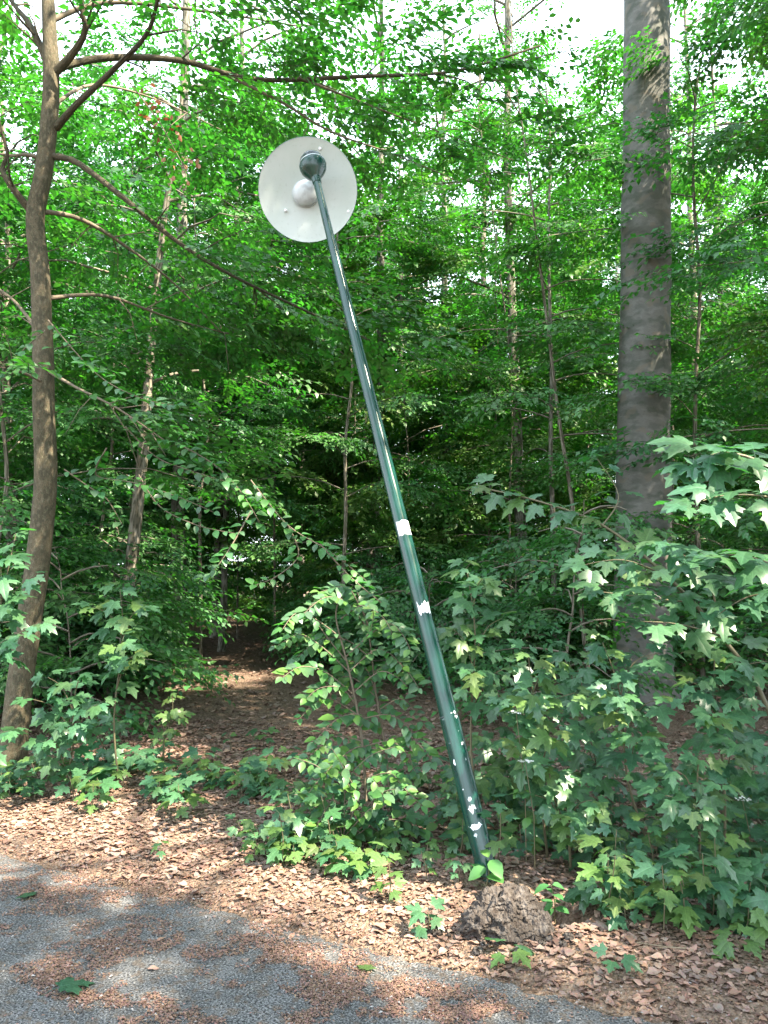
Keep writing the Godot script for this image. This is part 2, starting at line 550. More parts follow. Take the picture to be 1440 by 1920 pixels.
func sprays_on(limb: Array, base: Vector3, count: int, reach: float, from: float, near: float, into_list: Array) -> void:
	# spray transforms (local to base) along a limb given in local coordinates
	for k in count:
		var t := lerpf(from, 1.0, sqrt(rng.randf()))
		var f := t * (limb.size() - 1)
		var i := mini(int(f), limb.size() - 2)
		var p: Vector3 = (limb[i] as Vector3).lerp(limb[i + 1], f - i)
		var d: Vector3 = ((limb[i + 1] as Vector3) - (limb[i] as Vector3)).normalized()
		var flat := Vector3(d.x, 0, d.z).normalized()
		var side := flat.cross(Vector3.UP)
		var s := -1.0 if rng.randf() < 0.5 else 1.0
		var off := reach * rng.randf() * (1.1 - 0.5 * t)
		var lat := (side * s * rf(0.4, 1.0) + flat * rf(0.3, 1.0)).normalized()
		p += lat * off + Vector3(0, rf(-0.12, 0.10) - off * 0.12, 0)
		var w := base + p
		if sunlit_gap(w) or in_view(w, near) or w.y < height(w.x, w.z) + 0.15:
			continue
		var fwd := (lat + Vector3(0, rf(-0.45, 0.12), 0)).normalized()
		var up := (Vector3.UP + rvec() * 0.32).normalized()
		var z := fwd.cross(up).normalized()
		up = z.cross(fwd)
		into_list.append(Transform3D(Basis(fwd, up, z).scaled(Vector3.ONE * rf(0.75, 1.25)), p))

func put_crown(root: Node3D, list: Array, size: String, material: Material, tint := Color.WHITE) -> void:
	var groups := [[], [], [], []]
	var cols := [[], [], [], []]
	for i in list.size():
		var k := i % 4
		groups[k].append(list[i])
		var g := rf(0.8, 1.2)
		cols[k].append(Color(tint.r * g * rf(0.85, 1.2), tint.g * g, tint.b * g * rf(0.8, 1.2)))
	n_spray += list.size()
	for k in 4:
		if groups[k].size() > 8:
			scatter("crown", sprays[size][k], material, root, groups[k], cols[k])

func tree(o: Dictionary) -> Node3D:
	# at, h, r, lo (lowest limb), reach, limbs, per, size, bark, leaf, lean (Vector3 offset of the top), near, called, label, group
	var base: Vector3 = o.at
	var root := thing(o.called, o.label, "tree", base, o.get("group", ""))
	var h: float = o.h
	var lean: Vector3 = o.get("lean", Vector3.ZERO)
	var pts := []
	var n := 9
	var wob := rf(0, 50)
	for i in n:
		var t := float(i) / (n - 1)
		pts.append(lean * t * t + Vector3(bumps.get_noise_2d(wob, t * 90.0), 0, bumps.get_noise_2d(wob + 90.0, t * 90.0)) * h * 0.055 * t + Vector3(0, h * t - 0.12 * (1.0 if i == 0 else 0.0), 0))
	if o.has("path"):
		pts = o.path
	var path := smooth_path(pts, 4)
	var b := MB.new()
	b.tube(path, taper(path.size(), o.r, o.r * o.get("tip", 0.22)), o.get("sides", 9), Color.WHITE, 0.12, bumps, true, o.get("flare", 0.25))
	part("trunk", b.done(), o.bark, root)
	var lb := MB.new()
	var list := []
	var lo: float = o.lo
	var az := rf(0, TAU)
	for i in int(o.limbs):
		var t := (i + rf(0.1, 0.9)) / float(o.limbs)
		var y := lerpf(lo, h * 0.97, t)
		var f := y / h * (path.size() - 1)
		var k := mini(int(f), path.size() - 2)
		var p: Vector3 = (path[k] as Vector3).lerp(path[k + 1], f - k)
		az += 2.4 + rf(-0.5, 0.5)
		var prof := sin(clampf(t * 0.85 + 0.18, 0, 1) * PI)
		var l: float = o.reach * (0.45 + 0.55 * prof) * rf(0.75, 1.2)
		var d := Vector3(cos(az), 0, sin(az))
		var rise := rf(0.05, 0.5) + t * 0.5
		var limb := [p]
		for j in range(1, 6):
			var q := j / 5.0
			limb.append(p + d * l * q + Vector3(rf(-0.06, 0.06) * l * q, l * (rise * q - (rise * 0.75 + 0.08) * q * q), rf(-0.06, 0.06) * l * q))
		lb.tube(limb, taper(6, clampf(o.r * 0.28, 0.012, 0.07), 0.005), 4, Color.WHITE, 0, null, false)
		sprays_on(limb, base, int(o.per * (0.5 + 0.7 * prof)), l * 0.45, 0.18, o.get("near", 6.5), list)
	var br := part("branchwork", lb.done(), M.plain_bark, root)
	br.set_meta("kind", "stuff")
	put_crown(root, list, o.size, o.leaf, o.get("tint", Color.WHITE))
	return root

func local(pts: Array, base: Vector3) -> Array:
	var out := []
	for p in pts: out.append(p - base)
	return out

# ------------------------------------------------------------------ plants with leaves of their own
func leaf_frame(p: Vector3, dir: Vector3, size: float, face: Vector3) -> Transform3D:
	var up := (face + rvec() * 0.28).normalized()
	var fwd := (dir - up * dir.dot(up)).normalized()
	var z := fwd.cross(up).normalized()
	return Transform3D(Basis(fwd, up, z).scaled(Vector3.ONE * size), p)

func leafy_stem(root: Node3D, world_pts: Array, r0: float, kind: String, spacing: float, size: float, from: float, mats: Array, called := "branch") -> void:
	var base := root.position
	var path := smooth_path(local(world_pts, base), 5)
	var b := MB.new()
	b.tube(path, taper(path.size(), r0, r0 * 0.3), 6)
	part(called, b.done(), M.green_stem if kind == "maple" else M.twig, root)
	var total := 0.0
	for i in path.size() - 1: total += (path[i] as Vector3).distance_to(path[i + 1])
	var n := maxi(2, int(total * (1.0 - from) / spacing))
	var turn := rf(0, 1.5)
	for i in n + 1:
		var t := from + (1.0 - from) * i / n
		var f := t * (path.size() - 1)
		var k := mini(int(f), path.size() - 2)
		var p: Vector3 = (path[k] as Vector3).lerp(path[k + 1], f - k)
		var d: Vector3 = ((path[k + 1] as Vector3) - (path[k] as Vector3)).normalized()
		var w := base + p
		var open := Vector3(rf(-0.25, 0.25), 0, 1).rotated(Vector3.UP, rf(-0.4, 0.4))       # leaves turn to the light of the road
		var face := (Vector3.UP * rf(0.7, 1.0) + open * rf(0.1, 0.75)).normalized()
		var sides := []
		if kind == "maple":
			turn += PI / 2 + rf(-0.3, 0.3)
			var s := d.cross(Vector3.UP if absf(d.y) < 0.85 else Vector3.RIGHT).normalized().rotated(d, turn)
			sides = [s, -s]
			if i == n: sides = [s, -s, d]
		else:
			var s := d.cross(face).normalized()
			sides = [s if i % 2 == 0 else -s]
			if i == n: sides = [d]
		for s in sides:
			var dir: Vector3 = (s + d * rf(0.2, 0.7) + Vector3(0, rf(-0.5, 0.1), rf(0.0, 0.4))).normalized()
			var sz := size * rf(0.65, 1.15) * (0.75 if i == n else 1.0)
			var meshes := maple_meshes if kind == "maple" else ovate_meshes
			part("leaf", meshes[rng.randi() % meshes.size()], mats[rng.randi() % mats.size()], root, leaf_frame(p, dir, sz, face))

func maple(called: String, label: String, px: float, depth: float, tops: Array, size: float, spacing: float, mats: Array, group := "") -> Node3D:
	# tops: pixel + depth of the tips of its stems; they rise from one foot
	var foot := rooted(px, depth)
	var root := thing(called, label, "shrub", foot, group)
	# the tallest tip ends the main stem; the others branch off it below their own height
	var tips := []
	for q in tops: tips.append(P(q[0], q[1], q[2]))
	tips.sort_custom(func(a, b): return a.y > b.y)
	var top: Vector3 = tips[0]
	var lean := Vector3(rf(-0.05, 0.05), 0, rf(-0.05, 0.05))
	var main := smooth_path([foot - Vector3(0, 0.04, 0), foot.lerp(top, 0.35) + lean, foot.lerp(top, 0.75) - lean * 0.5, top], 6)
	leafy_stem(root, [main[0], main[6], main[12], main[18]], 0.0085, "maple", spacing * 0.8, size, 0.62, mats, "stem")
	for k in range(1, tips.size()):
		var tip: Vector3 = tips[k]
		var from_y := maxf(foot.y + 0.05, tip.y - (0.10 + 0.35 * Vector2(tip.x - foot.x, tip.z - foot.z).length()))
		var at: Vector3 = main[0]
		for m in main:
			if m.y < from_y: at = m
		var bow := at.lerp(tip, 0.55) + Vector3(0, 0.12 * at.distance_to(tip) + 0.02, 0)
		leafy_stem(root, [at, at.lerp(bow, 0.5) + Vector3(0, 0.015, 0), bow, tip], 0.005, "maple", spacing * 0.75, size, 0.2, mats, "branch")
	return root

func seedling(p: Vector3, tall: float, leaves: int, size: float, mats: Array, label: String, group: String, called := "maple_seedling", kind := "maple") -> void:
	var root := thing(called, label, "plant", p, group)
	var tip := Vector3(rf(-0.2, 0.2) * tall, tall, rf(-0.1, 0.25) * tall)
	var b := MB.new()
	b.tube([Vector3(0, -0.03, 0), tip * 0.5 + Vector3(0.01, 0, 0), tip], [0.004, 0.003, 0.002], 4)
	part("stem", b.done(), M.green_stem, root)
	var az := rf(0, TAU)
	for i in leaves:
		var t := 1.0 - float(i / 2) * 0.28
		az += PI + (PI / 2 if i % 2 == 0 else 0.0) + rf(-0.3, 0.3)
		var dir := Vector3(cos(az), rf(-0.3, 0.2), sin(az)).normalized()
		var face := (Vector3.UP + Vector3(0, 0, rf(0.1, 0.5))).normalized()
		var meshes := maple_meshes if kind == "maple" else ovate_meshes
		part("leaf", meshes[rng.randi() % meshes.size()], mats[rng.randi() % mats.size()], root, leaf_frame(tip * clampf(t, 0.3, 1.0), dir, size * rf(0.7, 1.15), face))

# ------------------------------------------------------------------ the scene
func _ready() -> void:
	rng.seed = 20240611
	bumps.seed = 5
	bumps.frequency = 0.02
	fine.seed = 9
	fine.frequency = 0.05
	fine.fractal_octaves = 3
	var foot := floor_at(915, 1640)
	var neck := P(594, 341, -foot.z + 1.15)
	beam_a = foot.lerp(neck, 0.42)
	beam_b = foot.lerp(neck, 0.84)
	light_and_camera()
	make_materials()
	make_leaves()
	ground_and_road()
	big_beech()
	left_tree()
	far_trunks()
	understory()
	thicket()
	shade_trees()
	street_lamp()
	dirt_clump()
	shrubs()
	seedlings()
	litter()
	print("sprays ", n_spray)

func light_and_camera() -> void:
	var cam := Camera3D.new()
	cam.name = "camera"
	cam.position = EYE
	cam.rotation.x = PITCH
	cam.fov = rad_to_deg(2.0 * atan(960.0 / F))
	cam.near = 0.05
	cam.far = 600.0
	add_child(cam)
	cam.current = true
	var sky := ProceduralSkyMaterial.new()
	sky.sky_top_color = Color(0.86, 0.92, 1.0)
	sky.sky_horizon_color = Color(0.93, 0.97, 1.0)
	sky.sky_curve = 0.25
	sky.ground_bottom_color = Color(0.16, 0.17, 0.12)
	sky.ground_horizon_color = Color(0.30, 0.33, 0.25)
	sky.energy_multiplier = 0.78
	sky.sun_angle_max = 20.0
	var env := Environment.new()
	env.background_mode = Environment.BG_SKY
	env.sky = Sky.new()
	env.sky.sky_material = sky
	env.tonemap_mode = Environment.TONE_MAPPER_LINEAR
	env.tonemap_exposure = 7.8
	env.sdfgi_enabled = true
	env.ssao_enabled = true
	env.ssil_enabled = true
	var we := WorldEnvironment.new()
	we.name = "environment"
	we.environment = env
	add_child(we)
	var sun := DirectionalLight3D.new()
	sun.name = "sun"
	sun.light_energy = 1.5
	sun.light_color = Color(1.0, 0.95, 0.86)
	sun.light_angular_distance = 0.5
	sun.shadow_enabled = true
	add_child(sun)
	sun.look_at_from_position(SUN * 50.0, Vector3.ZERO)

func ground_and_road() -> void:
	# the forest floor: one sheet, finely divided round the lamp and coarse far away
	var b := MB.new()
	var n := 230
	for j in n + 1:
		for i in n + 1:
			var u := (float(i) / n - 0.5) * 2.0
			var w := (float(j) / n - 0.5) * 2.0
			var x := 0.6 + 6.0 * u + 190.0 * u * pow(absf(u), 5)
			var z := -4.6 + 6.0 * w + 190.0 * w * pow(absf(w), 5)
			var y := height(x, z)
			var nn := Vector3(height(x - 0.04, z) - height(x + 0.04, z), 0.08, height(x, z - 0.04) - height(x, z + 0.04)).normalized()
			b.vert(Vector3(x, y, z), nn, Vector2(x, z))
	for j in n:
		for i in n:
			var a := j * (n + 1) + i
			b.quad(a, a + 1, a + n + 2, a + n + 1)
	var g := part("forest_floor", b.done(), M.litter_soil, self)
	g.set_meta("kind", "structure")
	g.set_meta("label", "forest floor of brown leaf litter beside the road")
	# the road, a sheet with a frayed edge
	b = MB.new()
	var m := 420
	for i in m + 1:
		var u := (float(i) / m - 0.5) * 2.0
		var t := 3.0 + 6.0 * u + 160.0 * u * pow(absf(u), 5)
		var fray := 0.045 * fine.get_noise_1d(t * 60.0) + 0.03 * fine.get_noise_1d(t * 260.0)
		for k in 5:
			var s: float = [-5.6 - fray, -4.0, -2.0, -0.06 + fray, 0.0 + fray][k]
			var p := EDGE + ALONG * t + INTO * s
			b.vert(Vector3(p.x, -0.03 if k == 4 else 0.0, p.y), Vector3.UP if k < 4 else Vector3(INTO.x, 0.6, INTO.y).normalized(), Vector2(t, s))
	for i in m:
		for k in 4:
			var a := i * 5 + k
			b.quad(a, a + 1, a + 6, a + 5)
	var r := part("road", b.done(), M.asphalt, self)
	r.set_meta("kind", "structure")
	r.set_meta("label", "worn grey asphalt road strewn with brown scales")

func big_beech() -> void:
	var at := rooted(1200, 10.0)
	var top := P(1212, 0, 10.2)
	var dirv := (top - at) / (top.y - at.y)
	var pts := [Vector3(0, -0.15, 0)]
	for y in [2.75, 5.5, 8.25, 11.0, 13.75, 16.5, 19.25, 22.0]:
		pts.append(dirv * y + Vector3(rf(-0.02, 0.02), 0, 0))
	tree({"at": at, "h": 22.0, "r": 0.355, "tip": 0.55, "lo": 13.0, "reach": 4.6, "limbs": 22, "per": 16, "size": "far", "bark": M.beech_bark, "leaf": M.beech_leaf, "path": pts, "sides": 28, "flare": 0.3,
		"called": "beech_tree", "label": "thick smooth grey beech trunk rising behind the maple shrubs on the right"})

func left_tree() -> void:
	var d := 6.4
	var base := floor_at(18, 1440)
	d = -base.z
	var root := thing("hornbeam_tree", "slender crooked brown tree forking near the top at the left edge", "tree", base)
	var w := [base - Vector3(0, 0.1, 0)]
	for q in [[32, 1330], [52, 1180], [72, 1040], [86, 900], [82, 760], [80, 640], [76, 520], [66, 410], [82, 320], [92, 230], [96, 130], [92, 40], [88, -80], [92, -260], [80, -500]]:
		w.append(P(q[0], q[1], d))
	var path := smooth_path(local(w, base), 5)
	var rad := []
	for i in path.size():
		var t := float(i) / (path.size() - 1)
		rad.append(lerpf(0.105, 0.066, minf(1, t * 1.35)) * (1.0 if t < 0.75 else lerpf(1.0, 0.4, (t - 0.75) * 4.0)))
	var b := MB.new()
	b.tube(path, rad, 16, Color.WHITE, 0.10, bumps, true, 0.35)
	part("trunk", b.done(), M.young_bark, root)
	var list := []
	var limbs := [
		# pixels and depths along each limb, radius, sprays, first share with leaves
		[[[98, 140, d], [60, 60, d + 0.1], [20, -10, d + 0.3], [-60, -130, d + 0.5]], 0.04, 30, 0.4],
		[[[98, 140, d], [135, 100, d - 0.1], [165, 62, d - 0.2], [158, 0, d - 0.3], [150, -120, d - 0.4]], 0.045, 26, 0.5],
		[[[105, 240, d], [150, 200, d - 0.2], [210, 140, d - 0.4], [270, 70, d - 0.7], [300, -10, d - 1.0], [340, -150, d - 1.4]], 0.035, 40, 0.35],
		[[[100, 293, d], [150, 310, d - 0.1], [240, 380, d - 0.1], [330, 455, d], [430, 515, d + 0.2], [560, 580, d + 0.6], [690, 640, d + 1.0]], 0.032, 120, 0.15],
		[[[70, 395, d], [160, 415, d + 0.3], [250, 470, d + 0.8], [330, 540, d + 1.2], [420, 620, d + 1.6]], 0.026, 90, 0.15],
		[[[92, 300, d], [50, 290, d + 0.05], [8, 292, d + 0.1], [-60, 270, d + 0.2]], 0.024, 14, 0.3],
		[[[55, 392, d], [28, 350, d - 0.1], [10, 310, d - 0.1], [4, 280, d - 0.15], [-20, 200, d - 0.2]], 0.035, 18, 0.4],
		[[[96, 130, d], [200, 105, d + 0.3], [330, 118, d + 0.5], [480, 142, d + 0.6], [690, 145, d + 0.7], [860, 130, d + 0.9], [1010, 90, d + 1.2]], 0.04, 150, 0.2],
		[[[420, 138, d + 0.6], [520, 190, d + 0.7], [620, 245, d + 0.8], [740, 290, d + 1.0], [860, 330, d + 1.3]], 0.018, 80, 0.1],
		[[[560, 145, d + 0.6], [700, 200, d + 0.9], [830, 245, d + 1.1], [960, 300, d + 1.5]], 0.014, 70, 0.1],
		[[[80, 690, d], [150, 730, d - 0.2], [220, 775, d - 0.4], [310, 830, d - 0.5]], 0.017, 40, 0.2],
		[[[88, 720, d], [40, 700, d - 0.3], [-20, 690, d - 0.5]], 0.018, 18, 0.2],
		[[[84, 560, d], [200, 560, d + 0.6], [330, 600, d + 1.2], [470, 640, d + 1.8]], 0.022, 80, 0.2],
		[[[82, 640, d], [20, 560, d + 0.6], [-80, 500, d + 1.0]], 0.022, 40, 0.2],
		[[[96, 200, d], [180, 160, d + 0.8], [300, 190, d + 1.4], [420, 240, d + 2.0]], 0.02, 70, 0.2],
		[[[92, 40, d], [200, 10, d + 0.3], [380, 20, d + 0.5], [560, 40, d + 0.7]], 0.03, 90, 0.2]]
	for l in limbs:
		var pts := []
		for q in l[0]: pts.append(P(q[0], q[1], q[2]) - base)
		for k in range(1, pts.size()): pts[k] += rvec() * 0.035
		var lp := smooth_path(pts, 5)
		var lb := MB.new()
		lb.tube(lp, taper(lp.size(), l[1], l[1] * 0.25, 0.8), 7, Color.WHITE, 0.1, bumps)
		for k in 6:
			var f := int(rf(0.2, 0.92) * (lp.size() - 1))
			var at: Vector3 = lp[f]
			var dv := (rvec() * Vector3(1, 0.5, 1) + ((lp[mini(f + 1, lp.size() - 1)] as Vector3) - (lp[maxi(f - 1, 0)] as Vector3)).normalized() * 0.8).normalized() * rf(0.25, 0.7)
			lb.tube([at, at + dv * 0.5 + Vector3(0, 0.04, 0), at + dv + rvec() * 0.06], [l[1] * 0.3, l[1] * 0.2, 0.0015], 4, Color.WHITE, 0, null, false)
		part("limb", lb.done(), M.young_bark if l[1] > 0.03 else M.twig, root)
		sprays_on(lp, base, int(l[2] * 0.8), 1.3, l[3], 4.6, list)
	put_crown(root, list, "near", M.beech_leaf)
	# the lowest twigs, leaf by leaf
	for q in [[[[235, 800], [290, 855], [350, 880], [430, 905]], -0.5], [[[200, 840], [180, 890], [250, 905], [330, 930], [400, 960]], -0.7], [[[330, 830], [400, 870], [450, 920], [490, 985]], -0.5], [[[260, 890], [300, 950], [370, 985], [440, 1000]], -0.8],
			[[[470, 900], [540, 985], [620, 1035], [700, 1100]], -0.6], [[[470, 960], [430, 1030], [400, 1070], [375, 1085]], -0.7], [[[540, 985], [560, 1040], [520, 1080], [470, 1100]], -0.6], [[[600, 1020], [650, 1075], [690, 1110], [715, 1130]], -0.8],
			[[[120, 880], [170, 915], [200, 935], [230, 985]], -0.9], [[[85, 620], [40, 660], [0, 720]], -0.5], [[[90, 600], [180, 700], [260, 745], [330, 760]], -0.6]]:
		var pts := []
		for a in q[0]: pts.append(P(a[0], a[1], d + q[1] + rf(-0.1, 0.1)))
		leafy_stem(root, pts, 0.006, "ovate", 0.032, 0.088, 0.05, [M.beech_leaf, M.beech_leaf_dark, M.ovate_leaf], "twig")
	# a broken twig with withered leaves
	var wl := []
	var wc := []
	for k in 42:
		var t := rng.randf()
		var p := P(lerpf(270, 360, t) + rf(-25, 25), lerpf(190, 330, t) + rf(-35, 25), d - 0.4 + rf(-0.12, 0.12)) - base
		var bs := Basis(rvec().normalized(), rf(0, TAU)).scaled(Vector3.ONE * rf(0.04, 0.07))
		wl.append(Transform3D(bs, p))
		wc.append(leaf_tone())
	scatter("withered_leaves", dry_meshes[2], M.dead_twig_leaf, root, wl, wc)
	var wb := MB.new()
	wb.tube(local([P(240, 150, d - 0.45), P(300, 230, d - 0.4), P(360, 340, d - 0.4)], base), [0.006, 0.005, 0.002], 5)
	part("dead_twig", wb.done(), M.twig, root)

func far_trunks() -> void:
	# pixel column at two heights, depth, trunk radius, bark, label
	var list := [
		[338, 1100, 342, 300, 15.5, 0.15, "far_bark", "pale grey trunk showing between leaves left of the lamp shade"],
		[418, 1000, 470, 90, 20.0, 0.18, "far_bark", "tall sunlit pale trunk behind the left side of the lamp shade"],
		[700, 1000, 716, 480, 18.0, 0.14, "far_bark", "grey trunk just right of the middle of the lamp pole"],
		[842, 1000, 832, 500, 21.0, 0.15, "far_bark", "brownish trunk right of the lamp pole among low leaves"],
		[982, 1150, 958, 500, 16.0, 0.13, "far_bark", "leaning mottled grey trunk midway between pole and big beech"],
		[912, 900, 908, 500, 24.0, 0.16, "plain_bark", "dim trunk far back between lamp pole and leaning grey trunk"],
		[1066, 950, 1010, 500, 11.0, 0.035, "plain_bark", "thin dark young trunk left of the big beech"],
		[1042, 1150, 1034, 700, 12.5, 0.05, "far_bark", "slim grey pole-like trunk close left of the big beech"],
		[236, 1090, 290, 600, 10.5, 0.10, "plain_bark", "dark leaning trunk right of the crooked tree in deep shade"],
		[1298, 900, 1302, 400, 20.0, 0.13, "plain_bark", "dark trunk to the right of the big beech, half up"],
		[1356, 1000, 1352, 600, 22.0, 0.13, "far_bark", "pale sun-flecked trunk between big beech and right edge"],
		[20, 1000, 14, 700, 12.0, 0.10, "plain_bark", "dark trunk at the far left behind the crooked tree"],
		[416, 1180, 430, 900, 17.0, 0.08, "far_bark", "thin pale trunk at the back edge of the clearing"],
		[760, 1100, 755, 800, 27.0, 0.15, "far_bark", "distant trunk behind the upper sticker of the pole"],
		[560, 1080, 575, 500, 29.0, 0.18, "far_bark", "distant trunk below the lamp shade, veiled by leaves"]]
	for l in list:
		var at := rooted(l[0], l[4])
		var a := P(l[0], l[1], l[4])
		var c := P(l[2], l[3], l[4])
		var dv := (c - a) / (c.y - a.y)
		var h := rf(17, 22) if l[5] > 0.1 else rf(8, 11)
		at.x = a.x - dv.x * (a.y - at.y)
		at.y = height(at.x, at.z)
		var pts := []
		for k in 9:
			var y: float = h * k / 8.0
			pts.append(Vector3(dv.x * minf(y, 9.0) + bumps.get_noise_2d(l[0], y * 12.0) * 0.12, y - (0.12 if k == 0 else 0.0), bumps.get_noise_2d(y * 12.0, l[0]) * 0.1))
		tree({"at": at, "h": h, "r": l[5], "lo": 6.0 if l[5] > 0.1 else 3.2, "reach": 3.6 if l[5] > 0.1 else 1.9, "limbs": 16, "per": 14, "size": "far" if l[4] > 13 else "mid", "bark": M[l[6]], "leaf": M.beech_leaf, "path": pts, "sides": 12,
			"called": "forest_tree", "label": l[7]})

func understory() -> void:
	# young beeches filling the wood in loose rows from near to far
	var kinds := [M.beech_leaf, M.beech_leaf_dark, M.beech_leaf_fresh, M.beech_leaf]
	var row := 0
	var depth := 8.6
	while depth < 62.0:
		var half := depth * 0.55 + 2.5
		var gap := 1.75 + depth * 0.045
		var x := -half + rf(0, gap)
		while x < half:
			var p := Vector3(x + rf(-0.6, 0.6), 0, -depth + rf(-0.8, 0.8))
			x += gap * rf(0.85, 1.25)
			var q := pix(p + Vector3(0, 1, 0))
			if p.z > -8.0 or into(p.x, p.z) < 1.5 or (q.x > 1110 and q.x < 1290 and depth < 13.0) or (depth < 12.0 and (q.x > 740 and q.x < 1120)):
				continue
			var clearing := q.x > 210 and q.x < 600 and depth < 17.0
			if clearing and depth < 12.0:
				continue
			p.y = height(p.x, p.z)
			var h := rf(6.0, 11.5) + depth * 0.12 + (6.0 if depth > 24.0 else 0.0)
			var lo := rf(2.2, 2.8) if clearing else (rf(0.5, 1.4) if depth < 26.0 else rf(0.2, 0.6))
			var far := depth > 15.0
			tree({"at": p, "h": h, "r": rf(0.022, 0.042), "lo": lo, "reach": rf(1.7, 2.4), "limbs": 28 if depth < 24.0 else 40, "per": 24 if not far else (21 if depth < 36.0 else 26), "size": "far" if far else "mid", "bark": M.plain_bark, "leaf": kinds[rng.randi() % 4], "sides": 6, "near": 6.8,
				"lean": Vector3(rf(-0.6, 0.6), 0, rf(-0.3, 0.9)), "called": "young_beech_tree", "label": ("young beech in the nearer shaded rows of the wood" if depth < 15.0 else ("young beech in the middle rows of the wood" if depth < 27.0 else "young beech in the farthest leafy rows of the wood")),
				"group": ("young beeches in the nearer rows" if depth < 15.0 else ("young beeches in the middle rows" if depth < 27.0 else "young beeches in the farthest rows"))})
		depth += 2.1 + depth * 0.06
		row += 1

func thicket() -> void:
	# knee to head high beech regrowth between the trunks
	for k in 48:
		var px := rf(640, 1500) if k % 3 else rf(-60, 235)
		var depth := rf(8.5, 18.0) if px > 600 else rf(7.5, 14.0)
		if px > 1080 and px < 1320 and depth < 11.0: continue
		var p := rooted(px, depth)
		if into(p.x, p.z) < 1.6: continue
		tree({"at": p, "h": rf(1.1, 2.4), "r": rf(0.012, 0.022), "lo": 0.2, "reach": rf(0.8, 1.3), "limbs": 13, "per": 9, "size": "mid", "bark": M.plain_bark, "leaf": M.beech_leaf_dark if k % 2 else M.beech_leaf, "sides": 5, "near": 6.0, "flare": 0.0,
			"lean": Vector3(rf(-0.4, 0.4), 0, rf(-0.1, 0.5)), "called": "beech_sapling", "label": "low leafy beech regrowth in the shade behind the right thicket" if px > 600 else "low leafy beech regrowth in the shade behind the crooked tree",
			"group": "beech regrowth on the right" if px > 600 else "beech regrowth on the left"})

func shade_trees() -> void:
	# roadside trees outside the picture whose crowns shade the verge
	var spots := [[7.5, -2.6, 15.0, 7.5, 4.2], [10.5, -0.6, 16.0, 5.0, 4.5], [14.0, 0.4, 18.0, 5.0, 5.0], [5.8, -2.2, 17.0, 8.0, 5.2], [9.5, 7.6, 17.0, 6.0, 6.8], [15.0, 8.0, 17.0, 6.0, 4.5], [-6.0, 8.0, 16.0, 7.0, 4.0], [-7.5, -8.0, 15.0, 5.0, 3.6], [12.5, -7.0, 18.0, 6.0, 4.5]]
	for s in spots:
		var p := Vector3(s[0], 0, s[1])
		p.y = height(p.x, p.z)
		tree({"at": p, "h": s[2], "r": 0.2, "lo": s[3], "reach": s[4], "limbs": 34, "per": 32, "size": "far", "bark": M.far_bark, "leaf": M.beech_leaf, "sides": 10, "near": 7.5, "lean": Vector3(0.6, 0, 3.0) if s[0] < 6.0 and s[0] > 0.0 else Vector3.ZERO,
			"called": "roadside_tree", "label": "roadside beech standing just outside the picture", "group": "roadside trees outside the picture"})

